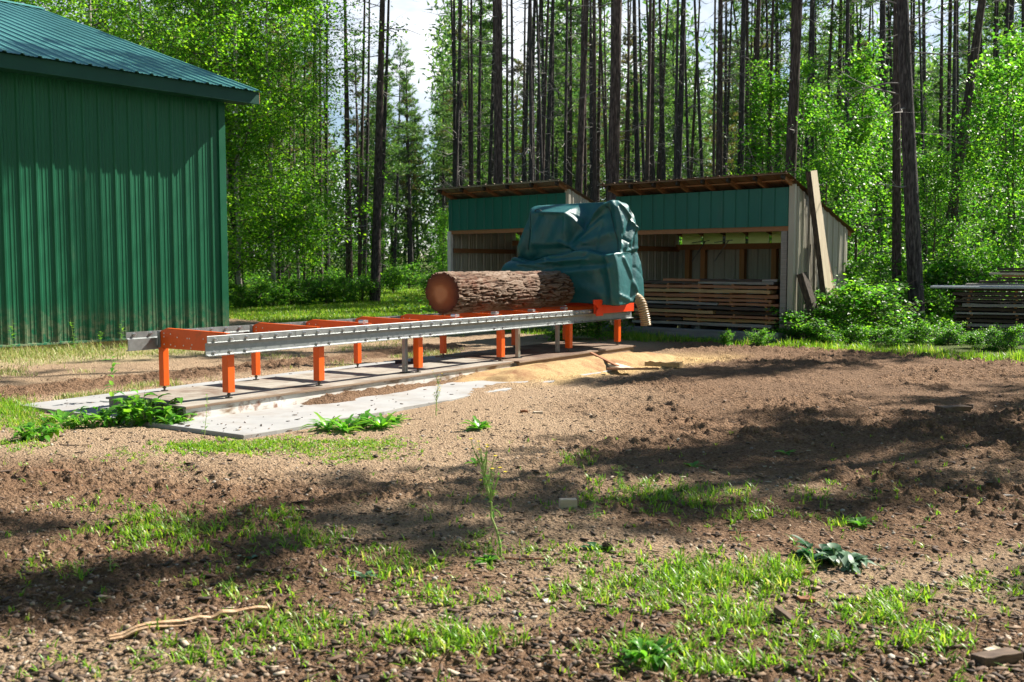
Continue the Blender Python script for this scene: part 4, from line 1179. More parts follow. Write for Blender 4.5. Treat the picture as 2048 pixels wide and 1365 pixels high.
    rel = np.where((k == 0) | (k == 2), np.minimum(f, 1 - f), np.minimum(f, 1 - f))
    D = np.zeros_like(U)
    front = (k == 0)
    def seg(mask, a, b, wd, amp, sharp=False):
        """fold running from a to b in (v or s, z)"""
        nonlocal D
        H = np.where((k == 0) | (k == 2), V, S)
        ax, az = a; bx, bz = b
        dx, dz = bx - ax, bz - az
        L2 = dx * dx + dz * dz
        t = np.clip(((H - ax) * dx + (Z2 - az) * dz) / L2, -0.05, 1.05)
        d = np.hypot(H - ax - t * dx, Z2 - az - t * dz)
        prof = np.maximum(0, 1 - d / wd) ** (1.3 if sharp else 1) if sharp else np.exp(-(d / wd) ** 2)
        D = D + mask * amp * prof
    F_, Rt = front.astype(float), (k == 1).astype(float)
    # boxy bulge under the left shoulder
    D += F_ * 0.10 * sstep(0.58, 0.70, V) * sstep(1.52, 1.42, V) * sstep(1.93, 2.05, Z2) * sstep(2.72, 2.60, Z2)
    # folds of the front, upper half
    seg(F_, (0.40, 2.40), (0.62, 2.00), 0.10, -0.08); seg(F_, (0.68, 2.64), (0.66, 2.02), 0.045, 0.06, True)
    seg(F_, (0.34, 2.38), (-0.15, 2.80), 0.07, 0.09, True); seg(F_, (0.40, 2.26), (-0.15, 2.62), 0.10, -0.04)
    seg(F_, (0.62, 1.96), (-0.20, 2.20), 0.09, 0.05); seg(F_, (0.60, 2.02), (0.0, 2.45), 0.06, 0.045, True); seg(F_, (0.5, 1.92), (0.78, 2.06), 0.04, 0.05, True)
    seg(F_, (-0.12, 2.78), (-0.38, 1.95), 0.05, -0.05); seg(F_, (1.44, 2.66), (1.36, 1.95), 0.04, 0.045, True); seg(F_, (1.3, 2.55), (1.6, 1.95), 0.08, -0.04)
    seg(F_, (1.2, 2.62), (0.75, 2.60), 0.045, 0.05, True); seg(F_, (0.9, 2.5), (1.1, 2.1), 0.10, -0.035)
    # lower half: long slack swags below the lip
    seg(F_, (1.55, 1.66), (0.2, 1.74), 0.05, 0.055, True); seg(F_, (1.3, 1.56), (-0.2, 1.64), 0.07, -0.045); seg(F_, (0.9, 1.48), (-0.35, 1.60), 0.06, 0.04)
    seg(F_, (1.75, 1.70), (1.1, 1.60), 0.05, 0.04, True); seg(F_, (-0.3, 1.75), (-0.42, 1.05), 0.06, 0.05); seg(F_, (-0.15, 1.5), (-0.25, 1.05), 0.08, -0.04)
    seg(F_, (1.0, 1.75), (0.7, 1.66), 0.035, 0.05, True); seg(F_, (0.2, 1.22), (-0.4, 1.06), 0.10, 0.03)
    # side facing the sun
    seg(Rt, (8.55, 2.75), (8.95, 2.30), 0.06, 0.08, True); seg(Rt, (8.95, 2.62), (8.55, 2.10), 0.05, -0.07); seg(Rt, (8.9, 2.3), (8.6, 1.95), 0.06, 0.07, True)
    seg(Rt, (8.35, 1.84), (9.05, 1.95), 0.06, 0.03, True); seg(Rt, (8.5, 1.75), (8.9, 1.2), 0.07, 0.06, True); seg(Rt, (8.9, 1.8), (8.7, 1.0), 0.05, -0.05); seg(Rt, (8.3, 1.1), (8.7, 1.0), 0.05, 0.05, True)
    edge = sstep(0.0, 0.06, rel)
    D = D * (0.25 + 0.75 * edge)
    rw = np.random.default_rng(15)
    for _ in range(24):
        mk = F_ if rw.random() < 0.72 else Rt
        h0 = rw.uniform(-0.4, 1.7) if mk is F_ else rw.uniform(8.25, 9.1)
        z0_ = rw.uniform(1.0, 2.65); an = rw.normal(0, 0.5) + (0.2 if z0_ < 1.8 else 1.0) * rw.choice([-1, 1]); ln = rw.uniform(0.12, 0.5)
        seg(mk, (h0, z0_), (h0 + ln * math.cos(an), z0_ + ln * math.sin(an)), rw.uniform(0.022, 0.05), rw.uniform(0.012, 0.034) * rw.choice([-1, 1]), True)
    D += 0.022 * (fbm3(S * 2.2, V * 2.2, Z2 * 2.6, 3, 77.0) - 0.5) + 0.007 * (fbm3(S * 6 + V * 2, V * 6, Z2 * 7, 2, 87.0) - 0.5)
    D *= sstep(1.0, 0.9, W)
    X = S + nx * D; Y = V + ny * D
    # rounding of vertical corners
    cr = np.exp(-(rel / 0.03) ** 2) * np.where((k == 0) | (k == 2), 1, 1)
    X += (CS - X) * 0.05 * cr; Y += (CV - Y) * 0.02 * cr
    Z2 += 0.012 * (fbm3(S * 3, V * 3, Z2 * 3, 3, 97.0) - 0.5)
    P_ = np.stack([X, Y, Z2], -1)
    # gentle smoothing round the loop keeps the folds clothlike
    for _ in range(3):
        P_ = 0.5 * P_ + 0.25 * (np.roll(P_, 1, 1) + np.roll(P_, -1, 1))
    o_ = np.arange(M - 1)[:, None] * N + np.arange(N)[None, :]
    p_ = np.arange(M - 1)[:, None] * N + (np.arange(N)[None, :] + 1) % N
    F = np.stack([o_, p_, p_ + N, o_ + N], -1).reshape(-1, 4)
    t = thing('machine_cover', 'dark green waterproof cover with sagging top draped over the saw head', 'cover', (S0.x, S0.y, 0), UA)
    TARP = mat('green_coated_fabric', [(0.3, (0.006, 0.076, 0.082)), (0.7, (0.012, 0.110, 0.117))], 2.2, 0.46, spec=0.45, roughvar=0.10, bump=0.5, bscale=6, bdist=0.03, dirt=((0.05, 0.13, 0.14), 4, 0.55, 0.85))
    cloth = np_mesh('fabric', P_.reshape(-1, 3), F, TARP, True, t)
    sm = cloth.modifiers.new('solid', 'SOLIDIFY'); sm.thickness = 0.004; sm.offset = -1
    # welted seams and the lifting loop
    def at(kk, ff, zz):
        j = int(np.argmin(np.abs(u - (kk + ff))))
        col = P_[:, j]; i = int(np.argmin(np.abs(col[:86, 2] - zz)))
        n = Vector((nx[i, j], ny[i, j], 0.0))
        return Vector(col[i]) + n * 0.006
    SEAM = mat('dark_seam_welt', [(0.3, (0.004, 0.03, 0.03)), (0.7, (0.008, 0.045, 0.045))], 5, 0.5)
    mb = MB(); mb.tube([at(0, 0.86 + 0.13 * i / 30, 2.74 - 0.85 * i / 30) for i in range(31)], 0.007, 6); mb.build('seam', SEAM, t, smooth=True)
    mb = MB(); mb.tube([at(0, 0.06 + 0.06 * i / 30, 2.62 - 0.70 * i / 30) for i in range(31)], 0.006, 6); mb.build('seam', SEAM, t, smooth=True)
    c = at(0, 0.14, 2.71)
    mb = MB(); mb.tube([c + Vector((-0.01 - 0.03 * math.sin(a), 0.07 * math.cos(a), 0.012 + 0.035 * math.sin(a))) for a in np.linspace(0, math.pi, 14)], 0.009, 6); mb.build('lifting_loop', SEAM, t, smooth=True)
build_cover()

# ================================================================ boards thrown into the sawdust
def loose_board(name, p, q, w, th, m, label, cat='board', lift=0.012):
    L = (q - p).length
    a = math.atan2(q.y - p.y, q.x - p.x)
    mb = board_mesh(L, w, th, int(abs(p.x) * 100) + 3)
    o = mb.build(name, m, None, loc=(p.x, p.y, max(p.z, q.z) + lift), rz=a)
    return tag(o, label, cat, None)
def gp(px, py, z=0.0):
    p = G(px, py, z); return p
loose_board('thrown_plank', gp(1196, 716, 0.08), gp(1256, 738, 0.05), 0.22, 0.03, BOARD['pale'], 'pale sawn plank lying on the sawdust by the deck end', lift=-0.05)
loose_board('narrow_strip', gp(1214, 738, 0.06), gp(1317, 739, 0.04), 0.05, 0.03, BOARD['reddish'], 'thin reddish strip lying across the sawdust heap', lift=-0.02)
a_, b_ = gp(1182, 706, 0.165), gp(1236, 733, 0.06)
mb = MB(); mb.bar((0, 0, 0), b_ - a_, 0.05, 0.025)
tag(mb.build('narrow_strip', BOARD['reddish'], None, bevel=0.003, loc=a_), 'reddish strip slanting from the deck down onto the sawdust', 'board')
loose_board('short_beam', gp(1293, 733, -0.01), gp(1362, 736, -0.01), 0.22, 0.075, BOARD['tan'], 'short thick tan board lying on soil right of the sawdust')
# ================================================================ foliage generators
def unit(n, rng):
    v = rng.normal(size=(n, 3)); return v / np.linalg.norm(v, axis=1)[:, None]

def leaf_quads(C, size, rng, up=0.5, aspect=0.62, hang=0.25):
    """pointed leaves: 4-vertex diamonds round the centres C, each folded a little along the midrib"""
    n = len(C)
    nrm = unit(n, rng); nrm[:, 2] = np.abs(nrm[:, 2]) + up
    nrm /= np.linalg.norm(nrm, axis=1)[:, None]
    t = unit(n, rng); t[:, 2] -= hang
    t -= nrm * (t * nrm).sum(1)[:, None]; t /= np.linalg.norm(t, axis=1)[:, None] + 1e-9
    b = np.cross(nrm, t)
    L = (size * rng.uniform(0.65, 1.3, n))[:, None]
    W = L * aspect * rng.uniform(0.8, 1.2, (n, 1))
    a = C - t * L * 0.5; e = C + t * L * 0.5
    m1 = C + b * W * 0.5 - t * L * 0.08 + nrm * L * 0.10; m2 = C - b * W * 0.5 - t * L * 0.08 + nrm * L * 0.10
    V = np.stack([a, m1, e, m2], 1).reshape(-1, 3)
    F = np.arange(4 * n).reshape(n, 4)
    return V, F

def taper(p0, p1, n, wob, rng, sag=0.0):
    pts = []
    p0 = np.array(p0, float); p1 = np.array(p1, float)
    L = np.linalg.norm(p1 - p0)
    off = np.zeros(3)
    for i in range(n):
        t = i / (n - 1)
        if i: off = off + rng.normal(0, wob * L / n, 3)
        p = p0 + (p1 - p0) * t + off * (1 if i else 0)
        p[2] += sag * L * (t * t - t)
        pts.append(p)
    return pts

def make_pine(seed, H=18.0, z0=8.0, cr=1.7, nb=64, tuft=13, ndl=9, nlen=0.20, bark=BARK, yellow=False, dead=16, name='pine_tree'):
    rng = np.random.default_rng(seed)
    t = thing(name, 'pine', 'tree')
    mb = MB()
    npt = 16
    bend = rng.normal(0, 0.10, 2)
    def axis(z):
        q = z / H
        return np.array([bend[0] * math.sin(q * 3.0 + seed), bend[1] * math.sin(q * 2.3 + seed * 2), z])
    def rad(z): return 0.165 * (1 - z / H) ** 0.75 + 0.012 + 0.045 * math.exp(-z / 0.22)
    zs = np.concatenate([[-0.3, 0.0, 0.15, 0.4], np.linspace(1.0, H, npt)])
    mb.tube([axis(z) for z in zs], [rad(max(z, 0)) for z in zs], 10)
    mb.cm = 1
    for i in range(dead):
        z = rng.uniform(1.6, z0 + 2.5); a = rng.uniform(0, 6.283); L = rng.uniform(0.35, 1.9) * (0.6 + 0.5 * z / z0)
        d = np.array([math.cos(a), math.sin(a), rng.uniform(-0.25, 0.35)])
        p0 = axis(z)
        pts = taper(p0, p0 + d * L, 5, 0.35, rng)
        mb.tube(pts, [0.020, 0.016, 0.012, 0.008, 0.004], 4)
        if L > 0.8:
            for q in range(2):
                s = pts[2 + q]; d2 = d + rng.normal(0, 0.6, 3)
                mb.tube(taper(s, s + d2 * 0.45, 3, 0.3, rng), [0.006, 0.004, 0.002], 4)
    mb.cm = 2
    # living branches with needle tufts
    C, Dd = [], []
    for i in range(nb):
        q = rng.uniform(0, 1) ** 0.85
        z = z0 + (H - z0) * q
        a = i * 2.39996 + rng.normal(0, 0.3)
        prof = (1 - q) ** 0.75 * (0.35 + 0.65 * min(1, q * 4 + 0.2))
        L = cr * prof * rng.uniform(0.6, 1.25) + 0.25
        rise = -0.10 + 0.55 * q + rng.normal(0, 0.12)
        d = np.array([math.cos(a), math.sin(a), rise])
        p0 = axis(z)
        pts = taper(p0, p0 + d * L, 6, 0.22, rng, sag=0.15)
        mb.tube(pts, [0.020, 0.015, 0.011, 0.008, 0.006, 0.003], 4, caps=False)
        pts = np.array(pts)
        k = max(4, int(tuft * (0.5 + L / cr)))
        tt = rng.uniform(0.22, 1.0, k) * 5
        ii = np.clip(tt.astype(int), 0, 4); ff = (tt - ii)[:, None]
        c = pts[ii] * (1 - ff) + pts[ii + 1] * ff
        side = rng.normal(0, 1, (k, 3)) * np.array([1, 1, 0.45]) * (0.10 + 0.16 * L)
        c = c + side * rng.uniform(0.2, 1.0, (k, 1))
        C.append(c); dd = side * 1.2 + d[None] * 0.35 + np.array([0, 0, 0.12])[None]
        Dd.append(dd / (np.linalg.norm(dd, axis=1)[:, None] + 1e-6))
    C = np.concatenate(C); Dd = np.concatenate(Dd)
    mb.build('trunk', [bark, DEADTW, TWIG], t, smooth=True)
    n = len(C)
    Cn = np.repeat(C, ndl, 0); Dn = np.repeat(Dd, ndl, 0)
    Cn = Cn + Dn * rng.uniform(-0.14, 0.14, (n * ndl, 1))
    d = Dn + rng.normal(0, 0.62, (n * ndl, 3)); d /= np.linalg.norm(d, axis=1)[:, None]
    s = np.cross(d, unit(n * ndl, rng)); s /= np.linalg.norm(s, axis=1)[:, None] + 1e-9
    L = nlen * 1.25 * rng.uniform(0.6, 1.25, (n * ndl, 1))
    wd = 0.026
    V = np.stack([Cn - s * wd, Cn + s * wd, Cn + d * L], 1).reshape(-1, 3)
    F = np.arange(3 * n * ndl).reshape(-1, 3)
    np_mesh('crown', V, F, NEEDLEY if yellow else NEEDLE, False, t)
    return t

def make_leafy(seed, H, z0, cr, n_leaf, leaf, bark, lmat, r0, nl=26, name='birch_tree', label='', up=0.5, spread=0.30, profile='egg', lean=0.15, stems=1):
    rng = np.random.default_rng(seed)
    t = thing(name, label or 'leafy', 'tree')
    mb = MB(); mb2 = MB()
    cents = []
    for st in range(stems):
        sx = rng.normal(0, lean * 0.6, 2) * (1 if stems > 1 else 0.3)
        ax = taper((0.10 * sx[0], 0.10 * sx[1], -0.2), (sx[0] * H * 0.35, sx[1] * H * 0.35, H * rng.uniform(0.85, 1.0)), 12, 0.05, rng)
        ax = np.array(ax)
        mb.tube(list(ax), [r0 * (1 - i / 12.0) ** 0.8 + 0.004 for i in range(12)], 8)
        for i in range(nl // stems):
            q = (i + rng.uniform(0, 1)) / (nl / stems)
            z = z0 + (H * 0.97 - z0) * q
            ii = min(10, int(np.searchsorted(ax[:, 2], z) - 1)); ii = max(ii, 0)
            f = np.clip((z - ax[ii, 2]) / (ax[ii + 1, 2] - ax[ii, 2] + 1e-6), 0, 1)
            p0 = ax[ii] * (1 - f) + ax[ii + 1] * f
            a = i * 2.39996 + rng.normal(0, 0.5)
            pr = {'egg': math.sin(math.pi * min(0.97, 0.14 + 0.84 * q)) ** 0.7, 'column': 0.75 + 0.25 * math.sin(math.pi * q), 'cone': 1.05 - 0.85 * q}[profile]
            L = cr * pr * rng.uniform(0.65, 1.15)
            d = np.array([math.cos(a), math.sin(a), rng.uniform(0.15, 0.7)])
            pts = np.array(taper(p0, p0 + d * L, 6, 0.3, rng, sag=0.2))
            rr = r0 * 0.30 * (1 - 0.7 * q)
            mb2.tube(list(pts), [rr * (1 - k / 6.5) + 0.003 for k in range(6)], 5, caps=False)
            nsub = 7
            for k in range(nsub):
                tq = rng.uniform(0.25, 1.0) * 5; i0 = min(4, int(tq)); g = tq - i0
                b0 = pts[i0] * (1 - g) + pts[i0 + 1] * g
                d2 = d * 0.5 + rng.normal(0, 0.7, 3); d2[2] -= 0.1
                L2 = L * rng.uniform(0.2, 0.5)
                sub = np.array(taper(b0, b0 + d2 * L2, 4, 0.3, rng, sag=0.25))
                mb2.tube(list(sub), [0.007, 0.005, 0.004, 0.002], 3, caps=False)
                cents.append(np.concatenate([sub[1:], sub[2:], pts[max(i0, 1):i0 + 2]]))
    mb.cm = 1; mb.add(mb2.v, mb2.f)
    mb.build('trunk', [bark, TWIG], t, smooth=True)
    cents = np.concatenate(cents)
    # leaves cling in sprays, so gaps open between them
    wts = rng.gamma(0.30, 1.0, len(cents)); wts /= wts.sum()
    idx = rng.choice(len(cents), n_leaf, p=wts)
    C = cents[idx] + rng.normal(0, 1, (n_leaf, 3)) * np.array([1, 1, 0.7]) * spread * rng.uniform(0.4, 1.0, (n_leaf, 1))
    C[:, 2] = np.maximum(C[:, 2], 0.08)
    V, F = leaf_quads(C, leaf, rng, up)
    np_mesh('crown', V, F, lmat, False, t)
    return t

SDX, SDY = math.cos(R(31.0)), math.sin(R(31.0))
# ---- the kinds; every first one is placed, the others are copies
PINES = [make_pine(1, 18, 8.5, 1.75, 62, 13, 9), make_pine(2, 19, 9.5, 1.6, 58, 13, 9, bark=BARKR), make_pine(3, 17, 7.0, 1.9, 70, 13, 9),
         make_pine(4, 18, 6.0, 1.5, 70, 11, 9, yellow=True, dead=24), make_pine(5, 16.5, 4.5, 2.1, 84, 14, 9, dead=8)]
BARE = [make_pine(6, 19, 15.2, 1.0, 22, 9, 8, dead=42), make_pine(7, 18.5, 15.0, 0.95, 20, 9, 8, bark=BARKR, dead=42)]
NARROW = [make_pine(8, 16, 5.5, 1.2, 58, 11, 9, dead=6), make_pine(9, 15, 9.0, 0.85, 48, 12, 9, dead=6), make_pine(10, 15, 7.5, 1.1, 34, 8, 8, dead=6)]
used = set()
def place_tree(protos, k, x, y, dia=None, H=None, lean=0.0, fb=0.0, label=None, group=None, ref_d=0.34, ref_h=18.0, spin=None):
    p = protos[k]
    sx = (dia / ref_d) if dia else 1.0
    sz = (H / ref_h) if H else 1.0
    spin = random.uniform(0, 6.283) if spin is None else spin
    m = Matrix.Rotation(lean, 4, 'Y') @ Matrix.Rotation(fb, 4, 'X') @ Matrix.Rotation(spin, 4, 'Z')
    rot = m.to_euler()
    loc = (x, y, hz(x, y) - 0.05)
    sc = (sx if dia else sz, sx if dia else sz, sz)
    if id(p) not in used:
        used.add(id(p))
        p.location = loc; p.rotation_euler = rot; p.scale = sc
        if label: p['label'] = label
        if group: p['group'] = group
        return p
    return dup(p, loc, rot, label, group, sc)

# individually placed trunks: x at base row, x at top of frame, width in photo pixels, tree kind, label
def trunk_px(xb, xt, wpx, label, kind=0, Y=None, bare=False, H=None, group='pines around the yard'):
    Y = Y or min(80, max(25.5, 0.31 * FPX / wpx))
    dia = wpx * Y / FPX
    p = P(xb, 560, Y); q = P(xt, 0, Y)
    natural = 0.0
    ang = math.atan2(q.x - p.x, q.z - p.z)
    base = hz(p.x, Y)
    x0 = p.x - math.tan(ang) * (p.z - base)
    # crowns only need widening with the stem up to a point
    o = place_tree(BARE if bare else PINES, kind, x0, Y, None, H or random.uniform(17, 20), ang, random.uniform(-0.015, 0.015), label, group)
    for ch in o.children:
        if ch.name.split('.')[0] == 'trunk':
            f = dia / 0.34 / o.scale[0]
            ch.scale = (f, f, 1)
    return o
THIN = []
TR = [
    (641, 626, 9, 'thin dark pine stem at the right fringe of the birch leaves', 2, None),
    (655, 652, 8, 'thin pine just right of the birch leaves, behind the sawmill bed', 0, None),
    (699, 690, 15, 'dark straight pine standing left of the smooth grey pine by the lawn', 1, 49),
    (722, 706, 8, 'thin pine between the two tall pines at the lawn edge', 3, None),
    (752, 766, 20, 'tall grey pine leaning right, with its foot in the lawn weeds', 1, 40),
    (789, 800, 7, 'slim pine just right of the tall leaning grey pine', 4, None),
    (905, 918, 10, 'dark pine rising from the left end of the empty shed roof', 0, 44),
    (921, 908, 9, 'second dark pine close beside the one at the empty shed roof end', 2, 47),
    (998, 998, 23, 'thick black pine behind the middle of the empty shed roof', 1, 31.5),
    (1058, 1070, 11, 'slim dark pine above the right part of the empty shed roof', 0, 45),
    (1090, 1108, 12, 'dark pine behind the top of the empty shed roof slope', 2, 42),
    (1152, 1174, 18, 'stout pine leaning right just behind the right end of the empty shed roof', 1, 33),
    (1224, 1236, 27, 'thickest grey pine rising in the gap between the two sheds', 1, 28.5),
    (1277, 1275, 13, 'black pine above the left end of the stacked lumber shed roof', 0, 40),
    (1300, 1304, 9, 'thin pine second from the left end of the lumber shed roof', 2, 48),
    (1352, 1362, 13, 'dark pine behind the left third of the lumber shed roof', 0, 40),
    (1372, 1400, 8, 'thin strongly leaning pine behind the lumber shed roof', 3, 52),
    (1434, 1441, 16, 'stout pine behind the middle of the lumber shed roof', 1, 35),
    (1446, 1452, 9, 'thin pine touching the stout one behind the lumber shed roof', 2, 46),
    (1479, 1487, 15, 'black pine right of middle behind the lumber shed roof', 0, 36),
    (1497, 1518, 14, 'leaning pine next to the black one behind the lumber shed roof', 1, 38),
    (1545, 1566, 8, 'thin pine left of the thick one at the lumber shed corner', 2, 50),
    (1571, 1594, 24, 'thick grey pine behind the right corner of the lumber shed roof', 1, 29.5),
    (1603, 1623, 13, 'pine standing behind the tall leaning plank', 0, 38),
    (1688, 1692, 12, 'straight dark pine among bright saplings right of the lumber shed', 2, 36),
    (1700, 1724, 7, 'very thin pine among saplings right of the lumber shed', 3, 48),
    (1764, 1774, 18, 'dark pine left of the twin pines on the right', 0, 36),
    (1795, 1797, 19, 'left slimmer one of the twin pines before the sapling thicket', 1, 27),
    (1824, 1816, 31, 'right thicker one of the twin pines, foot in the bushes', 0, 23.6),
    (1848, 1846, 11, 'dark pine partly hidden right behind the twin pines', 2, 40),
    (1878, 1884, 10, 'slim pine between the twin pines and the leaning one', 3, 44),
    (1886, 1962, 21, 'strongly leaning dark pine above the outdoor lumber pile', 1, 30),
    (1990, 1992, 9, 'thin pine right of the leaning one above the lumber pile', 2, 46),
    (2008, 2032, 14, 'dark pine near the right edge above the saplings', 0, 36),
]
for xb, xt, w, lab, kd, Y in TR:
    trunk_px(xb, xt, w, lab, kd % 2, Y, bare=True, H=25.5 if xb == 1571 else None)

rr = random.Random(61)
n_thin = 0
for _ in range(4000):
    if n_thin >= 94: break
    px = rr.choice([rr.uniform(560, 760), rr.uniform(880, 1640), rr.uniform(880, 1640), rr.uniform(1640, 2060)]); Y = rr.uniform(33, 54)
    if 770 < px < 885: continue
    if px < 770 and Y < 46: continue
    p = P(px, 560, Y)
    if any(abs(a - p.x) < 0.35 and abs(b - Y) < 3 for a, b in THIN): continue
    cc = -SDY * p.x + SDX * Y
    if 19.3 < cc < 22.8 and SDX * p.x + SDY * Y < 27: continue
    if 12.5 < cc < 15.5 and SDX * p.x + SDY * Y < 27: continue
    THIN.append((p.x, Y)); n_thin += 1
    trunk_px(px, px + rr.gauss(0, 11) , rr.uniform(6, 10.5), 'thin dark pine stem among the thicker pines behind the sheds and lawn', rr.choice([0, 1]), Y, bare=True, group='thin pines in the front rows')
# the stand behind: many alike
def free_of(x, y, pts, d):
    return all((x - a) ** 2 + (y - b) ** 2 > d * d for a, b in pts)
pts = []
rr = random.Random(41)
FILL = 0
tries = 0
while FILL < 180 and tries < 20000:
    tries += 1
    px = rr.uniform(-150, 2250); Y = 38 + 72 * rr.random() ** 0.8
    if 770 < px < 885 and Y < 60: continue                # the grassy track
    if 610 < px < 890 and Y < 56: continue                # open sky above the lawn
    if px < 480 and Y < 40: continue
    p = P(px, 560, Y)
    if not free_of(p.x, Y, pts, 2.0): continue
    blocked = False
    for (lx, ly, rad_) in ((-5.0, 30.0, 3.2), (-8.0, 20.0, 2.6), (-1.5, 15.5, 2.5), (-6.5, 37.0, 3.0), (-3.5, 42.0, 2.5)):
        al = (p.x - lx) * 0.83 + (Y - ly) * 0.56; pe = abs(-(p.x - lx) * 0.56 + (Y - ly) * 0.83)
        if 3 < al < 19 and pe < rad_: blocked = True
    cc = -SDY * p.x + SDX * Y
    if 19.3 < cc < 22.8 and SDX * p.x + SDY * Y < 27: blocked = True
    if blocked: continue
    pts.append((p.x, Y)); FILL += 1
    far = Y > 55
    H = rr.uniform(14.5, 19.0)
    if 620 < px < 890: H = min(H, 1.6 + rr.uniform(380, 480) / FPX * Y)
    kd = rr.choice([0, 2, 3, 4, 4] if far else [0, 1, 2, 2, 3, 4])
    if Y < 46: kd = rr.choice([0, 1, 2])
    lab = {True: 'slender pine deep in the stand, one of many alike beyond the yard', False: 'pine in the second rows of the stand, one of many alike'}[far]
    place_tree(PINES, kd, p.x, Y, None, H, rr.gauss(0, 0.03), rr.gauss(0, 0.015), lab, 'pines deep in the stand' if far else 'pines in the second rows')

# pines beside the yard to the right (their crowns throw the long shadows on the soil)
SIDE = []
for c_, t_, H_, k_ in ((5.3, 17.5, 16, 0), (6.3, 22.5, 16, 1), (4.4, 20.5, 14, 2), (2.6, 21.5, 15, 1), (6.5, 16.5, 15, 2), (7.6, 25.5, 16, 2), (11.4, 27.0, 17, 1)):
    SIDE.append((-SDY * c_ + SDX * t_, SDX * c_ + SDY * t_, H_, k_))
for i, (x, y, H, kd) in enumerate(SIDE):
    place_tree(NARROW, kd, x, y, None, H, 0, 0, 'pine beside the yard outside the view, throwing shadow on the soil', 'pines right of the yard', ref_h=(16, 15, 15)[kd])

# ---- leafy trees
BIRCH = [make_leafy(21, 14.5, 1.2, 2.9, 20000, 0.105, BIRCHB, LEAFB, 0.085, 44, spread=0.38, profile='column'), make_leafy(22, 13.0, 0.8, 2.8, 18000, 0.105, BIRCHB, LEAFB, 0.075, 42, spread=0.38, profile='column'), make_leafy(23, 11, 0.7, 2.5, 15000, 0.10, BIRCHB, LEAFB, 0.065, 38, spread=0.36)]
def place_leafy(protos, k, px, Y, H, refH, label, group, wide=1.0, lean=0.0):
    p = P(px, 560, Y)
    o = place_tree(protos, k, p.x, Y, None, H, lean, 0.0, label, group, ref_h=refH)
    o.scale = (o.scale[2] * wide, o.scale[2] * wide, o.scale[2])
    return o
place_leafy(BIRCH, 0, 484, 38.5, 18.5, 14.5, 'pale stemmed birch at the corner of the green barn', 'birches behind the barn')
place_leafy(BIRCH, 1, 552, 40.0, 17.5, 13.0, 'leafy birch right of the pale stemmed one, over the lawn weeds', 'birches behind the barn')
place_leafy(BIRCH, 2, 596, 42.0, 14.0, 11.0, 'rightmost birch of the barn group with thin hanging sprays', 'birches behind the barn', 0.8)
place_leafy(BIRCH, 0, 395, 40.0, 19.5, 14.5, 'tall birch whose crown shows above the barn roof edge', 'birches behind the barn', 1.0)
place_leafy(BIRCH, 1, 300, 42.0, 19.5, 13.0, 'birch crown above the middle of the barn roof slope', 'birches behind the barn', 1.0)
place_leafy(BIRCH, 2, 190, 44.0, 20.5, 11.0, 'birch crown rising right of the barn ridge', 'birches behind the barn', 0.8)
place_leafy(BIRCH, 0, 70, 45.0, 20.0, 14.5, 'birch crown peeping over the barn ridge', 'birches behind the barn', 0.9)
place_leafy(BIRCH, 1, 450, 37.0, 15.0, 13.0, 'birch in the second row behind the barn corner', 'birches behind the barn', 1.0)
for i, (bx_, by_) in enumerate(((16, 1.5), (20.5, 4.5), (25, 7.5), (14, -4))):  # unseen trees added on the right to hold back sky fill
    o = place_tree(BIRCH, i % 3, bx_, by_, None, 15, 0, 0, 'broad leafy tree added out of view on the right to block sky light', 'trees right of the viewer', ref_h=(14.5, 13.0, 11)[i % 3])
    o.scale = (1.7, 1.7, o.scale[2])
for i, ang in enumerate((-150, -128, -108, -90, -72, -52, -30, 190)):  # arc of trees added behind the camera to deepen the shadows
    rad_ = 17 + 4 * (i % 3)
    bx_, by_ = rad_ * math.cos(R(ang)), rad_ * math.sin(R(ang))
    o = place_tree(BIRCH, i % 3, bx_, by_, None, 15 + 2 * (i % 2), 0, 0, 'broad leafy tree added unseen behind the viewer to block sky light', 'trees behind the viewer', ref_h=(14.5, 13.0, 11)[i % 3])
    o.scale = (1.9, 1.9, o.scale[2])
SAP = [make_leafy(31, 8.0, 0.5, 1.5, 7500, 0.105, TWIG, LEAFS, 0.05, 26, name='sapling', profile='cone'), make_leafy(32, 6.5, 0.4, 1.4, 8000, 0.095, TWIG, LEAFS, 0.045, 24, name='sapling'), make_leafy(33, 7.5, 0.4, 1.6, 7200, 0.11, TWIG, LEAFS, 0.045, 24, name='sapling', stems=2)]
SP = [(1655, 27.0, 6.0, 1, 'sapling just right of the lumber shed side wall'), (1712, 29.0, 8.0, 0, 'tall leafy sapling left of the twin pines'), (1752, 32, 7.0, 2, 'leafy sapling behind the straight dark pine'), (1600, 34.0, 8.5, 2, 'sapling crown above the lumber shed roof corner'),
      (1530, 37.0, 9.0, 0, 'sapling crown behind the lumber shed roof'), (1868, 27.5, 5.0, 1, 'sapling between the twin pines and the lumber pile'), (1915, 34.0, 5.0, 2, 'bright sapling behind the outdoor lumber pile'), (2022, 31.0, 9.0, 0, 'tall bright sapling above the outdoor lumber pile'),
      (2030, 27.5, 8.0, 2, 'leafy sapling at the right edge behind the lumber pile'), (2090, 26.0, 7.5, 1, 'sapling partly cut by the right edge'), (1690, 38.0, 9.0, 2, 'sapling farther back between the pines right of the shed'), (1830, 36.0, 8.0, 0, 'sapling behind the twin pines'),
      (1950, 40.0, 9.0, 0, 'tall sapling farther back right of the leaning pine'), (885, 34.0, 3.6, 1, 'dark leafy sapling at the left wall of the empty shed'), (705, 52, 3.2, 2, 'low sapling under the pines by the lawn'), (640, 44, 4.5, 0, 'young sapling below the birch sprays')]
for px, Y, H, k, lab in SP:
    place_leafy(SAP, k, px, Y, H, (8.0, 6.5, 7.5)[k], lab, 'saplings at the forest edge')
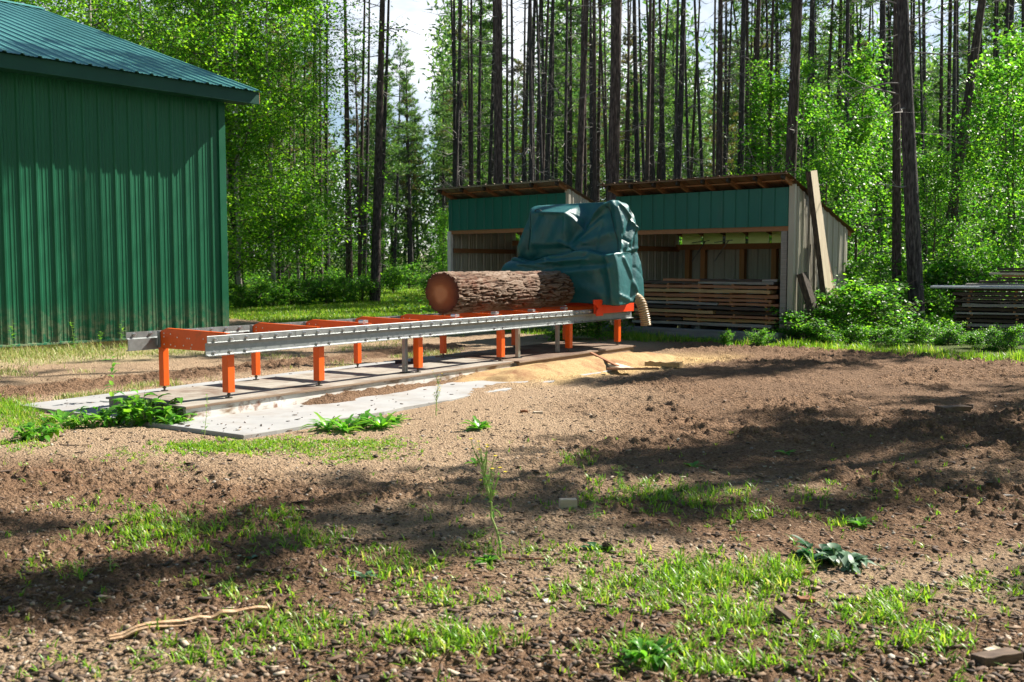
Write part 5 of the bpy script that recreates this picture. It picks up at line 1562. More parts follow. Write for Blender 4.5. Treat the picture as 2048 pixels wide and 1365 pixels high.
# far understorey: leafy saplings between the trunks
rr = random.Random(77)
cnt = 0
while cnt < 30:
    px = rr.uniform(430, 2150); Y = rr.uniform(44, 85)
    if 770 < px < 880: continue
    place_leafy(SAP, rr.randrange(3), px, Y, rr.uniform(3.0, 6.5) * (0.8 if 600 < px < 900 else 1), 7.5, 'leafy young tree in the understorey deep between the pines, one of many', 'understorey deep in the stand', 1.3)
    cnt += 1

# ---- shrubs
SHR = [make_leafy(41, 1.5, 0.12, 0.85, 3600, 0.085, TWIG, LEAFS, 0.018, 30, name='shrub', stems=5, spread=0.14), make_leafy(42, 1.1, 0.08, 0.8, 3000, 0.08, TWIG, LEAFS, 0.015, 26, name='shrub', stems=5, spread=0.13), make_leafy(43, 1.3, 0.1, 0.7, 3000, 0.085, TWIG, LEAFS, 0.016, 26, name='shrub', stems=4, spread=0.13)]
for s in SHR: s['category'] = 'shrub'
def shrub(px, Y, H, k, label, grp, wide=1.0):
    p = P(px, 560, Y)
    o = place_tree(SHR, k, p.x, Y, None, H, 0, 0, label, grp, ref_h=(1.5, 1.1, 1.3)[k])
    o.scale = (o.scale[2] * wide, o.scale[2] * wide, o.scale[2])
SH = [(1612, 20.6, 0.65, 1, 'low shrub at the front corner of the lumber shed', 1.5), (1650, 20.9, 0.75, 0, 'shrub covering the foot of the tall leaning plank', 1.4), (1700, 21.4, 1.25, 2, 'shrub right of the leaning plank', 1.3), (1748, 21.7, 1.15, 0, 'bright shrub left of the thick twin pine', 1.3),
      (1800, 22.3, 0.45, 1, 'shrub at the foot of the twin pines', 1.4), (1862, 24.2, 1.1, 2, 'shrub between the twin pines and the lumber pile', 1.0), (1690, 23.5, 1.6, 0, 'taller shrub behind the shed side wall', 1.2), (1738, 25.5, 1.2, 2, 'tall shrub in the thicket left of the twin pines', 1.1), (1792, 27.8, 1.2, 1, 'shrub behind the twin pine foot', 1.1),
      (1880, 26.2, 1.6, 0, 'tall yellow green shrub beside the lumber pile end', 1.0), (1910, 26.0, 1.8, 2, 'shrub behind the metal sheet of the lumber pile', 1.2), (1660, 20.0, 0.4, 1, 'low shrub at the edge of the soil before the plank', 1.5), (1720, 20.2, 0.45, 2, 'low leafy shrub at the soil edge left of the twin pines', 1.5), (1785, 20.2, 0.4, 0, 'low leafy shrub at the soil edge before the twin pines', 1.6),
      (1455, 19.9, 0.34, 2, 'small weedy shrub before the sill of the lumber shed', 0.8), (1525, 19.8, 0.36, 1, 'small dark shrub before the right end of the shed sill', 1.0), (1950, 19.6, 0.36, 2, 'weedy shrub before the outdoor lumber pile', 1.2), (2030, 18.9, 0.5, 0, 'weedy shrub before the right end of the outdoor pile', 1.0), (1900, 20.6, 0.42, 1, 'low dark weeds at the left end of the outdoor pile timber', 1.3), (1992, 19.3, 0.40, 1, 'low dark weeds before the middle of the outdoor pile', 1.4), (1835, 20.6, 0.5, 2, 'low weeds between the thick twin pine and the outdoor pile', 1.5),
      (1130, 22.0, 0.8, 1, 'leafy shrub seen under the sawmill bed near the cover', 1.2), (1195, 22.0, 1.0, 0, 'dark leafy shrub under the covered saw head', 1.2)]
for px, Y, H, k, lab, wd in SH:
    shrub(px, Y, H, k, lab, 'shrubs by the sheds', wd)
LW = [(478, 35.0, 0.9, 'weedy shrub at the birch foot by the barn corner'), (512, 35.5, 0.85, 'weedy shrub right of the birch foot'), (548, 36.2, 0.9, 'bright weedy shrub in the row before the birches'), (582, 37.0, 0.95, 'weedy shrub in the middle of the row by the lawn'),
      (616, 37.6, 0.95, 'weedy shrub right of the middle of the row by the lawn'), (650, 38.2, 1.0, 'weedy shrub left of the dark straight pine'), (688, 39.0, 1.0, 'weedy shrub at the foot of the dark straight pine'), (724, 40.0, 1.0, 'weedy shrub between the two lawn edge pines'), (785, 50.0, 1.2, 'bright shrub right of the leaning grey pine'),
      (818, 56.0, 1.4, 'bright shrub on the far side of the lawn'), (868, 46.0, 1.0, 'shrub at the lawn end left of the empty shed')]
for i, (px, Y, H, lab) in enumerate(LW):
    shrub(px, Y, H, i % 3, lab, 'weedy shrubs by the lawn', 1.25)

# ---- forest floor undergrowth (uncountable)
def undergrowth():
    rng = np.random.default_rng(88)
    n = 110000
    px = rng.uniform(-100, 2200, n); Y = 22.5 + 70 * rng.uniform(0, 1, n) ** 1.6
    x = (px - 1024) / FPX * Y
    front = (x - SHEDC.x) * EY.x + (Y - SHEDC.y) * EY.y
    inshed = (front > -0.9) & (front < 3.2) & ((x - SHEDC.x) * EX.x + (Y - SHEDC.y) * EX.y < 0.15) & ((x - SHEDC.x) * EX.x + (Y - SHEDC.y) * EX.y > -10.3)
    barn = ((x - BARNC.x) * EX.x + (Y - BARNC.y) * EX.y < 0.3) & ((x - BARNC.x) * EY.x + (Y - BARNC.y) * EY.y < 0.4)
    track = ((px > 740) & (px < 905) & (Y < 58)) | ((px > 380) & (px < 905) & (Y < 35.5 + 0.012 * np.maximum(px - 480, 0)))
    dens = fbm2(x * 0.35, Y * 0.35, 3, 13.0)
    keep = (front > -0.3) & ~inshed & ~barn & ~(track & (dens < 0.75)) & (dens > 0.36)
    x, Y, dens = x[keep], Y[keep], dens[keep]; n = len(x)
    h = rng.uniform(0.03, 1.0, n) * (0.25 + 1.6 * np.maximum(dens - 0.36, 0)) * (0.6 + 0.02 * np.maximum(Y - 22, 0))
    C = np.stack([x, Y, base_h(x, Y) + h], -1)
    V, F = leaf_quads(C, 0.11 + 0.0018 * np.maximum(Y - 25, 0), rng, 0.9, 0.7)
    o = np_mesh('undergrowth', V, F, LEAFS)
    tag(o, 'green leafy undergrowth covering the forest floor behind the yard', 'undergrowth', None, 'stuff')
undergrowth()

def far_woods():
    """the wood beyond, which reads as one mass of needles"""
    rng = np.random.default_rng(99)
    n = 120000
    px = rng.uniform(-300, 2350, n); Y = rng.uniform(88, 135, n); x = (px - 1024) / FPX * Y
    z = rng.uniform(0, 1, n) ** 0.8 * 27
    cell = fbm2(x * 0.22, z * 0.06 + Y * 0.05, 3, 7.0)
    window = (px > 640) & (px < 870)
    keep = (cell > 0.42 + 0.08 * (z / 27)) & (z < np.where(window, 0.45, 1.0) * (9 + 30 * (vnoise2(x * 0.35, Y * 0.2, 9.0))))
    x, Y, z = x[keep], Y[keep], z[keep]; n = len(x)
    C = np.repeat(np.stack([x, Y, z + base_h(x, Y)], -1), 4, 0)
    C = C + rng.normal(0, 0.5, C.shape)
    d = unit(len(C), rng); s = np.cross(d, unit(len(C), rng)); s /= np.linalg.norm(s, axis=1)[:, None] + 1e-9
    V = np.stack([C - s * 0.12, C + s * 0.12, C + d * rng.uniform(0.5, 1.0, (len(C), 1))], 1).reshape(-1, 3)
    o = np_mesh('far_woods', V, np.arange(len(V)).reshape(-1, 3), NEEDLE)
    tag(o, 'far wood closing the view behind the pine stand', 'woods', None, 'stuff')
far_woods()
# ================================================================ grass
def blades(name, x, y, z, h, w, m, rng, lean=0.45):
    n = len(x)
    a = rng.uniform(0, 6.283, n)
    d = np.stack([np.cos(a), np.sin(a)], -1)
    s = np.stack([-d[:, 1], d[:, 0]], -1)
    ln = np.abs(rng.normal(lean, 0.3, n))
    lev = np.array([0, 0.45, 0.8, 1.0]); wid = np.array([0.8, 1.0, 0.6, 0.04])
    vs = []
    for l, wd in zip(lev, wid):
        off = ln * h * l ** 1.8
        zz = z + h * l * (1 - 0.35 * ln * l)
        cx = x + d[:, 0] * off; cy = y + d[:, 1] * off
        for sg in (-1, 1):
            vs.append(np.stack([cx + sg * s[:, 0] * w * wd / 2, cy + sg * s[:, 1] * w * wd / 2, zz], -1))
    V = np.stack(vs, 1).reshape(-1, 3)
    b = (np.arange(n) * 8)[:, None, None]
    q = np.array([(0, 1, 3, 2), (2, 3, 5, 4), (4, 5, 7, 6)])
    F = (q[None] + b).reshape(-1, 4)
    return np_mesh(name, V, F, m)

# patches of the yard, in photo pixels: centre x, y, half width, half height, tufts, blade height low/high
PATCH = [(380, 1062, 170, 34, 210, 0.03, 0.09), (300, 1080, 90, 30, 90, 0.03, 0.09), (560, 1035, 60, 20, 60, 0.03, 0.07), (630, 1085, 60, 30, 70, 0.03, 0.09), (1300, 985, 150, 26, 150, 0.03, 0.075), (1145, 925, 45, 14, 45, 0.03, 0.07), (1420, 1000, 120, 24, 120, 0.03, 0.075),
         (1240, 1010, 180, 22, 110, 0.02, 0.06), (1500, 1035, 130, 22, 70, 0.03, 0.07), (1690, 1050, 60, 16, 40, 0.03, 0.07), (1400, 1150, 160, 34, 230, 0.03, 0.085), (1560, 1155, 60, 34, 110, 0.04, 0.10), (1330, 1185, 200, 40, 280, 0.03, 0.085),
         (1120, 1110, 160, 24, 120, 0.02, 0.06), (780, 1130, 110, 34, 100, 0.03, 0.08), (480, 1180, 120, 30, 70, 0.02, 0.06), (600, 1270, 130, 36, 110, 0.03, 0.08), (900, 1285, 110, 32, 130, 0.03, 0.085), (860, 1200, 130, 26, 90, 0.02, 0.06), (420, 1320, 120, 30, 60, 0.03, 0.07),
         (1460, 1250, 120, 44, 150, 0.03, 0.08), (1750, 1225, 80, 34, 130, 0.03, 0.075), (1860, 1285, 70, 34, 80, 0.03, 0.08), (1820, 1190, 60, 16, 50, 0.03, 0.07), (1970, 1170, 80, 20, 50, 0.02, 0.06), (1640, 1300, 100, 30, 60, 0.03, 0.07), (1300, 1310, 130, 30, 110, 0.03, 0.07), (1440, 1345, 140, 20, 80, 0.03, 0.08),
         (120, 1145, 90, 26, 40, 0.02, 0.06), (190, 1010, 80, 12, 40, 0.02, 0.05), (730, 880, 80, 14, 300, 0.015, 0.035), (560, 884, 120, 14, 420, 0.015, 0.04), (420, 888, 100, 12, 420, 0.02, 0.05), (690, 905, 100, 12, 420, 0.01, 0.025), (360, 925, 60, 8, 40, 0.01, 0.03), (60, 840, 80, 20, 260, 0.03, 0.08),
         (25, 812, 40, 14, 260, 0.05, 0.12), (40, 880, 60, 16, 60, 0.02, 0.06), (270, 905, 70, 10, 50, 0.015, 0.04), (1780, 990, 60, 20, 20, 0.02, 0.05), (1640, 980, 60, 16, 30, 0.02, 0.06), (960, 1080, 80, 20, 30, 0.02, 0.05)]
def yard_grass():
    rng = np.random.default_rng(123)
    X, Yy, Hh, Ww = [], [], [], []
    def tuft(cx, cy, k, lo, hi, r):
        a = rng.uniform(0, 6.283, k); q = r * np.sqrt(rng.uniform(0, 1, k))
        X.append(cx + q * np.cos(a)); Yy.append(cy + q * np.sin(a)); Hh.append(rng.uniform(lo, hi, k)); Ww.append(rng.uniform(0.0045, 0.0095, k))
    for (px, py, rx, ry, n, lo, hi) in PATCH:
        for _ in range(int(n * (0.62 if py > 900 else 1.0))):
            qx = px + rx * rng.normal(0, 0.55); qy = py + ry * rng.normal(0, 0.55)
            p = G(qx, max(qy, 700))
            sc = rng.uniform(0.6, 1.15)
            tuft(p.x, p.y, rng.integers(4, 11), lo * sc, hi * 1.15 * sc, rng.uniform(0.012, 0.05))
    # strays
    for _ in range(620):
        qx = rng.uniform(-20, 2070); qy = rng.uniform(870, 1400)
        p = G(qx, qy)
        tuft(p.x, p.y, rng.integers(2, 7), 0.02, 0.06, 0.02)
    x, y, h, w = [np.concatenate(q) for q in (X, Yy, Hh, Ww)]
    s, v = sv_of(x, y)
    k = ~((s > -0.9) & (s < 8.2) & (v > -1.5) & (v < 2.6))
    x, y, h, w = x[k], y[k], h[k], w[k]
    o = blades('yard_grass', x, y, GZN(x, y) - 0.004, h, w, GRASSM, rng, 0.75)
    tag(o, 'sparse bright green grass tufts sprouting from the bare yard', 'grass', None, 'stuff')
yard_grass()

def strip_grass():
    """dry and green grass between the barn, the slab and the lawn, then the lawn itself and the verge of the sheds"""
    rng = np.random.default_rng(321)
    n = 130000
    px = rng.uniform(-40, 930, n); py = rng.uniform(655, 800, n)
    Y = FPX * CAMH / (py - 535); x = (px - 1024) / FPX * Y
    bx = (x - BARNC.x) * EX.x + (Y - BARNC.y) * EX.y
    s, v = sv_of(x, Y)
    d = fbm2(x * 0.8, Y * 0.8, 3, 19.0)
    dense = sstep(2.9, 1.2, bx) * 0.95 * (0.35 + 0.65 * sstep(0.35, 0.5, d)) + 0.38 * sstep(0.48, 0.60, d)
    dense = dense * (1 - sstep(0.8, 0.4, np.abs(v - 3.75))) + 0.8 * sstep(0.35, 0.15, np.abs(v - 2.95)) * sstep(0.42, 0.5, d)
    keep = (bx > 0.03) & (v > 2.70) & (rng.uniform(0, 1, n) < dense) & (Y < 40)
    x, Y, bx, d = x[keep], Y[keep], bx[keep], d[keep]
    o = blades('dry_grass', x, Y, GZN(x, Y), rng.uniform(0.04, 0.16, len(x)) * (0.6 + 0.9 * sstep(1.5, 0.1, bx)), rng.uniform(0.006, 0.012, len(x)), GRASSDRY, rng)
    tag(o, 'dry yellow green grass along the foot of the green barn', 'grass', None, 'stuff')
    n = 120000
    px = rng.uniform(430, 960, n); py = rng.uniform(565, 668, n)
    zl = np.zeros(n)
    Y = np.where(py > 0, FPX * CAMH / (py - 535 + 20), 0)
    Y = rng.uniform(20, 62, n); x = (px - 1024) / FPX * Y
    bx = (x - BARNC.x) * EX.x + (Y - BARNC.y) * EX.y
    by = (x - BARNC.x) * EY.x + (Y - BARNC.y) * EY.y
    fr = (x - SHEDC.x) * EY.x + (Y - SHEDC.y) * EY.y
    keep = ((by > 0.3) | (bx > 0.2)) & (fr > -3.0 + 1.2 * (fbm2(x * 0.7, Y * 0.7, 2, 4.0) - 0.5)) & ((x - SHEDC.x) * EX.x + (Y - SHEDC.y) * EX.y < -10.6)
    x, Y = x[keep], Y[keep]
    o = blades('lawn_grass', x, Y, base_h(x, Y), rng.uniform(0.05, 0.16, len(x)), rng.uniform(0.010, 0.022, len(x)), GRASSM, rng)
    tag(o, 'sunlit grass on the clearing between the birches and the empty shed', 'grass', None, 'stuff')
    n = 30000
    along = rng.uniform(-12, 6, n); fr = rng.uniform(-1.9, -0.5, n) - 0.25 * rng.uniform(0, 1, n) ** 2
    x = SHEDC.x + EX.x * along + EY.x * fr; Y = SHEDC.y + EX.y * along + EY.y * fr
    dd = fbm2(x * 1.1, Y * 1.1, 3, 29.0)
    keep = rng.uniform(0, 1, n) < sstep(-1.9, -0.9, fr + 1.0 * (dd - 0.5))
    x, Y = x[keep], Y[keep]
    o = blades('verge_grass', x, Y, GZN(x, Y), rng.uniform(0.03, 0.15, len(x)) * (0.4 + 1.1 * sstep(0.35, 0.65, fbm2(x * 2, Y * 2, 2, 8.0))), rng.uniform(0.006, 0.013, len(x)), GRASSM, rng)
    tag(o, 'green grass verge between the bare soil and the sheds', 'grass', None, 'stuff')
strip_grass()

# ================================================================ broad leaved weeds
def strap_leaf(mb, base, az, L, W, rise, droop, n=7, wave=0.0, rng=None):
    """a leaf blade from base going out at azimuth az; rises then droops; folded along its midrib"""
    d = Vector((math.cos(az), math.sin(az), 0)); s = Vector((-d.y, d.x, 0))
    vs = []
    for i in range(n):
        t = i / (n - 1)
        c = Vector(base) + d * (L * t * math.cos(rise * (1 - 0.4 * t))) + Vector((0, 0, L * (math.sin(rise) * t - droop * t * t)))
        w = W * (math.sin(math.pi * min(1, t ** 0.75 * 0.97 + 0.03)) ** 0.8) * (1 + (wave * math.sin(i * 2.4 + az) if wave else 0))
        vs += [c - s * w / 2 + Vector((0, 0, w * 0.16)), c, c + s * w / 2 + Vector((0, 0, w * 0.16))]
    fs = []
    for i in range(n - 1):
        a = 3 * i
        fs += [(a, a + 1, a + 4, a + 3), (a + 1, a + 2, a + 5, a + 4)]
    mb.add(vs, fs)

def rosette(name, px, py, nleaf, L, W, label, cat, m=None, rise=(0.3, 1.1), z=None, seed=0, wave=0.15, droop=(0.2, 0.6), group=None):
    rr = random.Random(seed + int(px))
    p = G(px, py)
    mb = MB()
    for i in range(nleaf):
        az = i * 2.4 + rr.uniform(-0.4, 0.4)
        r0 = rr.uniform(0, L * 0.12)
        strap_leaf(mb, (math.cos(az) * r0, math.sin(az) * r0, 0.0), az, L * rr.uniform(0.55, 1.1), W * rr.uniform(0.7, 1.15), rr.uniform(*rise), rr.uniform(*droop), wave=wave)
    o = mb.build(name, m or WEEDL, None, smooth=True, loc=(p.x, p.y, GZ(p.x, p.y) if z is None else z), recalc=False)
    return tag(o, label, cat, group)

rosette('broadleaf_weed', 125, 838, 10, 0.28, 0.06, 'thin spreading weed touching the slab tip', 'weed', rise=(0.7, 1.2), seed=5)
for i, (px, py, L, nl, lab) in enumerate(((655, 852, 0.20, 16, 'dandelion rosette left of others at the front edge of the slab'), (690, 856, 0.22, 16, 'dandelion rosette second along the slab edge'), (728, 846, 0.22, 18, 'dandelion rosette in the middle of the slab edge row'), (765, 850, 0.20, 16, 'dandelion rosette second from right of the slab edge row'), (790, 838, 0.14, 10, 'small dandelion rosette ending the slab edge row'),
                                          (960, 856, 0.16, 15, 'lone dandelion rosette on bare soil beyond the slab edge'))):
    rosette('dandelion', px, py, nl + 8, L * 1.35, 0.055, lab, 'weed', rise=(0.35, 1.2), seed=20 + i, wave=0.45, group='dandelions by the slab')
def bushy(name, px, py, H, Wd, nst, leafL, leafW, label, seed, m=None):
    """a clump of leafy stems, broad leaves at every height"""
    rr = random.Random(seed); rng = np.random.default_rng(seed)
    p = G(px, py); mb = MB(); ms = MB()
    for i in range(nst):
        az = i * 2.4 + rr.uniform(-0.4, 0.4); out_ = Wd * math.sqrt(rr.random())
        h = H * rr.uniform(0.45, 1.0) * (1 - 0.35 * out_ / Wd)
        b0 = np.array([math.cos(az) * out_ * 0.35, math.sin(az) * out_ * 0.35, 0]); tp = np.array([math.cos(az) * out_, math.sin(az) * out_, h])
        ax = np.array(taper(b0, tp, 5, 0.1, rng)); ms.tube(list(ax), [0.006, 0.005, 0.004, 0.003, 0.002], 4)
        for k in range(7):
            f = rr.uniform(0.15, 1.0) * 4; i0 = min(3, int(f)); q = ax[i0] * (1 - f + i0) + ax[i0 + 1] * (f - i0)
            strap_leaf(mb, q, az + rr.uniform(-1.6, 1.6), leafL * rr.uniform(0.5, 1.15), leafW * rr.uniform(0.6, 1.1), rr.uniform(0.0, 1.2), rr.uniform(0.2, 0.9), wave=0.12)
    t = thing(name, label, 'weed', (p.x, p.y, GZ(p.x, p.y)))
    ms.build('stems', STEMG, t); mb.build('leaves', m or WEEDL, t, smooth=True, recalc=False)
bushy('bushy_weed', 290, 836, 0.40, 0.36, 26, 0.17, 0.085, 'large bushy broad leaved weed at the near end of the timber deck', 1)
bushy('bushy_weed', 345, 840, 0.26, 0.20, 12, 0.15, 0.07, 'broad leaved weed against the white corner of the deck', 2)
bushy('bushy_weed', 165, 846, 0.20, 0.26, 16, 0.13, 0.045, 'low leafy weed at the left tip of the concrete slab', 4)
bushy('bushy_weed', 68, 872, 0.20, 0.22, 14, 0.13, 0.06, 'low dark leafy weed on gravel near the left edge', 6)
bushy('bushy_weed', 220, 842, 0.22, 0.2, 10, 0.13, 0.06, 'smaller broad leaved weed left of the bushy one', 3)
bushy('wilted_weed', 1680, 1130, 0.12, 0.12, 9, 0.10, 0.055, 'wilted grey green broad leaved plant on the dark soil', 40, SILVERL)
bushy('bushy_weed', 1636, 1116, 0.09, 0.10, 8, 0.11, 0.06, 'dark crinkled leaves beside the wilted grey green plant', 41, LEAFD)
# crinkled greyish plant and burdocks of the foreground
bushy('bushy_weed', 1292, 1325, 0.07, 0.11, 11, 0.075, 0.03, 'curly leaved weed near the bottom edge of the yard', 42)
rosette('broadleaf_weed', 1385, 935, 7, 0.12, 0.035, 'small shaded weed on the soil right of the grass tufts', 'weed', rise=(0.3, 0.8), seed=43)
rosette('broadleaf_weed', 1570, 910, 6, 0.10, 0.05, 'tiny round leaved weed alone on the tilled soil', 'weed', rise=(0.2, 0.6), seed=44)
rosette('broadleaf_weed', 1195, 1100, 6, 0.12, 0.05, 'drooping dark leaf clump beside the fallen cone', 'weed', LEAFD, rise=(0.2, 0.6), seed=45)
rosette('broadleaf_weed', 950, 925, 7, 0.10, 0.04, 'small weed behind the tall yellow flowered stalk', 'weed', rise=(0.3, 0.9), seed=46)
rosette('broadleaf_weed', 975, 1120, 14, 0.10, 0.045, 'leaf rosette at the foot of the tall yellow flowered stalk', 'weed', rise=(0.2, 0.7), seed=47)
rosette('broadleaf_weed', 1720, 1055, 12, 0.12, 0.03, 'narrow leaved weed in grass above the wilted plant', 'weed', rise=(0.5, 1.1), seed=48)
rosette('broadleaf_weed', 500, 1120, 5, 0.09, 0.04, 'pale small leaved weed below the left grass patch', 'weed', SILVERL, rise=(0.3, 0.9), seed=49)
rosette('broadleaf_weed', 730, 1160, 6, 0.10, 0.03, 'pale narrow leaved weed right of the left grass patch', 'weed', SILVERL, rise=(0.5, 1.0), seed=50)

def stalk_weed(name, px, py, H, label, lean=(0.0, 0.0), nbr=5, leaf=(0.07, 0.02), nleaf=14, flowers=0, seed=0, m=None, spread=0.4, z=None, rstem=0.004):
    rr = random.Random(seed); rng = np.random.default_rng(seed)
    p = G(px, py)
    t = thing(name, label, 'weed', (p.x, p.y, GZ(p.x, p.y) if z is None else z))
    mb = MB(); ml = MB(); mf = MB()
    top = np.array([lean[0] * H, lean[1] * H, H])
    ax = np.array(taper((0, 0, 0), top, 9, 0.08, rng))
    mb.tube(list(ax), [rstem * (1 - 0.7 * i / 8) for i in range(9)], 5)
    tips = [ax[-1]]
    for b in range(nbr):
        f = rr.uniform(0.35, 0.9) * 8; i0 = min(7, int(f)); g = f - i0
        q = ax[i0] * (1 - g) + ax[i0 + 1] * g
        az = rr.uniform(0, 6.283)
        e = q + np.array([math.cos(az) * spread, math.sin(az) * spread, 1.1]) * H * rr.uniform(0.12, 0.30)
        bp = taper(q, e, 5, 0.12, rng)
        mb.tube(bp, [rstem * 0.6, rstem * 0.5, rstem * 0.4, rstem * 0.3, rstem * 0.2], 4)
        tips.append(bp[-1])
        for k in range(3):
            c = bp[1 + k]; strap_leaf(ml, c, rr.uniform(0, 6.283), leaf[0] * rr.uniform(0.4, 0.8), leaf[1] * 0.8, rr.uniform(0.2, 1.0), 0.3, n=5)
    for k in range(nleaf):
        f = rr.uniform(0.05, 0.97) * 8; i0 = min(7, int(f)); g = f - i0
        q = ax[i0] * (1 - g) + ax[i0 + 1] * g
        sc = 1.15 - 0.6 * f / 8
        strap_leaf(ml, q, rr.uniform(0, 6.283), leaf[0] * sc * rr.uniform(0.7, 1.1), leaf[1] * sc, rr.uniform(0.1, 0.9), rr.uniform(0.2, 0.6), n=5)
    for k in range(flowers):
        c = Vector(tips[k % len(tips)]) + Vector(rng.normal(0, 0.012, 3))
        mf = MB()
        for a in range(5):
            strap_leaf(mf, c, a * 1.256, 0.014, 0.010, 0.5, 0.2, n=4)
        mf.build('flower', YELLOW, t, recalc=False)
    mb.build('stem', STEMG, t)
    ml.build('leaves', m or WEEDL, t, smooth=True, recalc=False)
    return t
stalk_weed('mustard_weed', 1002, 1112, 0.62, 'tall thin stalk with tiny yellow flowers leaning left over the soil', (-0.22, 0.05), 17, (0.07, 0.010), 40, 10, 3, spread=0.35, rstem=0.008)
stalk_weed('mustard_weed', 872, 828, 0.42, 'wiry weed with yellow flowers standing on the concrete before the deck', (0.05, 0), 10, (0.06, 0.010), 12, 14, 4, spread=0.5, z=-0.02, rstem=0.006)
stalk_weed('leafy_weed', 226, 800, 0.62, 'tall upright leafy weed at the left end of the timber deck', (0.03, 0), 2, (0.16, 0.055), 14, 0, 5, spread=0.3)
stalk_weed('leafy_weed', 408, 860, 0.42, 'thin upright weed before the white corner of the deck', (0.06, 0), 1, (0.06, 0.015), 16, 0, 6, spread=0.2)
stalk_weed('leafy_weed', 1238, 985, 0.20, 'feathery upright weed in the middle of the right grass patch', (0, 0), 3, (0.07, 0.008), 34, 0, 7, spread=0.3)
stalk_weed('leafy_weed', 222, 1150, 0.10, 'single tall grass sprout on the dark soil at left', (0, 0), 0, (0.07, 0.012), 6, 0, 8)
stalk_weed('leafy_weed', 1190, 1040, 0.12, 'feathery weed just below the cut wood block', (0, 0), 4, (0.06, 0.007), 26, 0, 9, spread=0.4)
BW = [(20, 712, 0.62, 'weed stalk against the barn wall by the left edge'), (150, 704, 0.60, 'curled weed stalk against the barn foundation'), (238, 704, 0.62, 'tall leafy weed at the barn wall next to the rail end'), (92, 706, 0.4, 'short weed stalk between two taller ones at the barn foundation'), (200, 702, 0.36, 'short leafy weed stalk left of the rail end')]
for i, (px, py, H, lab) in enumerate(BW):
    stalk_weed('wall_weed', px, py, H, lab, (0.1 * (-1) ** i, 0), 2, (0.13, 0.04), 12, 0, 30 + i, spread=0.3)

# ================================================================ loose things on the yard
CUTW = mat('cut_wood_block', [(0.3, (0.42, 0.33, 0.24)), (0.7, (0.55, 0.46, 0.36))], 5, 0.8, stretch=(1, 6, 6))
def rest(px, py): 
    p = G(px, py); return (p.x, p.y, GZ(p.x, p.y))
def rough_block(name, px, py, size, rz, m, label, cat, seed, tilt=0.0, lift=0.0, group=None, jit=0.08):
    rng = np.random.default_rng(seed)
    mb = MB(); n = 5
    L, W, H = size
    vs = []
    for i in range(n):
        x = -L / 2 + L * i / (n - 1)
        for (yy, zz) in ((-W / 2, 0), (W / 2, 0), (W / 2, H), (-W / 2, H)):
            e = rng.normal(0, jit, 3)
            vs.append((x + e[0] * L * 0.15, yy * (1 + e[1]) , zz * (1 + e[2]) + x * tilt))
    fs = [(3, 2, 1, 0), tuple(4 * (n - 1) + k for k in range(4))]
    for i in range(n - 1):
        a = 4 * i
        for k in range(4): fs.append((a + k, a + (k + 1) % 4, a + 4 + (k + 1) % 4, a + 4 + k))
    mb.add(vs, fs)
    x, y, z = rest(px, py)
    o = mb.build(name, m, None, bevel=min(size) * 0.08, loc=(x, y, z + lift - 0.004), rz=rz)
    return tag(o, label, cat, group)
rough_block('wood_block', 1136, 1018, (0.115, 0.06, 0.07), 0.12, CUTW, 'pale sawn wood block lying among grass tufts', 'wood block', 1, jit=0.03)
DKW = mat('dark_rotten_wood', [(0.3, (0.06, 0.04, 0.03)), (0.7, (0.18, 0.12, 0.08))], 6, 0.9, stretch=(1, 5, 5), bump=0.5, bscale=12, bstretch=(1, 6, 6))
REDW = mat('red_brown_bark_piece', [(0.3, (0.16, 0.065, 0.03)), (0.7, (0.30, 0.14, 0.07))], 6, 0.9, stretch=(1, 5, 5), bump=0.5, bscale=12, bstretch=(1, 6, 6))
rough_block('bark_piece', 114, 944, (0.22, 0.05, 0.028), -0.1, REDW, 'red brown piece of bark on the gravel at left', 'bark piece', 2, 0.03)
rough_block('bark_piece', 16, 940, (0.12, 0.05, 0.03), 0.3, DKW, 'dark piece of bark on the gravel at the left edge', 'bark piece', 3)
rough_block('wood_chunk', 1992, 1326, (0.20, 0.075, 0.045), 0.35, DKW, 'dark flat chunk of wood in the bottom corner of the yard', 'wood chunk', 4)
rough_block('wood_chunk', 1986, 1312, (0.07, 0.05, 0.03), 0.5, CUTW, 'pale chip lying against the dark flat chunk', 'wood chunk', 5)
rough_block('wood_chunk', 1576, 1245, (0.14, 0.035, 0.03), 2.2, DKW, 'small dark stick end sticking up from the grass at lower right', 'wood chunk', 6, 0.3)
rough_block('wood_chunk', 1612, 1200, (0.075, 0.05, 0.025), 0.1, REDW, 'flat brown bark chip on pale soil at lower right', 'wood chunk', 7)
rough_block('wood_chunk', 1905, 828, (0.35, 0.16, 0.06), 0.3, DKW, 'small heap of dark rotten wood on the tilled soil', 'wood chunk', 8)
rough_block('wood_chunk', 1925, 822, (0.22, 0.06, 0.05), -0.5, DKW, 'dark stick beside the rotten wood on tilled soil', 'wood chunk', 9, 0.1)
rough_block('wood_chunk', 1048, 818, (0.08, 0.06, 0.035), 0.2, REDW, 'reddish wood chip on the slab edge before the sawdust', 'wood chunk', 10)
rough_block('wood_chunk', 1076, 822, (0.10, 0.05, 0.03), 0.2, CUTW, 'tan wood chip right of the reddish one by the slab edge', 'wood chunk', 11)
rough_block('paper_scrap', 1096, 1205, (0.05, 0.03, 0.006), 1.9, WHITEP, 'white scrap lying on the sunlit soil', 'scrap', 12, 0.3)
rough_block('paper_scrap', 1512, 1022, (0.055, 0.05, 0.006), 0.6, WHITEP, 'whitish scrap lying in the right grass patch', 'scrap', 13, 0.2)
rough_block('bark_piece', 600, 1025, (0.14, 0.03, 0.02), 0.1, DKW, 'dark bark strip on the soil above the left grass patch', 'bark piece', 14)
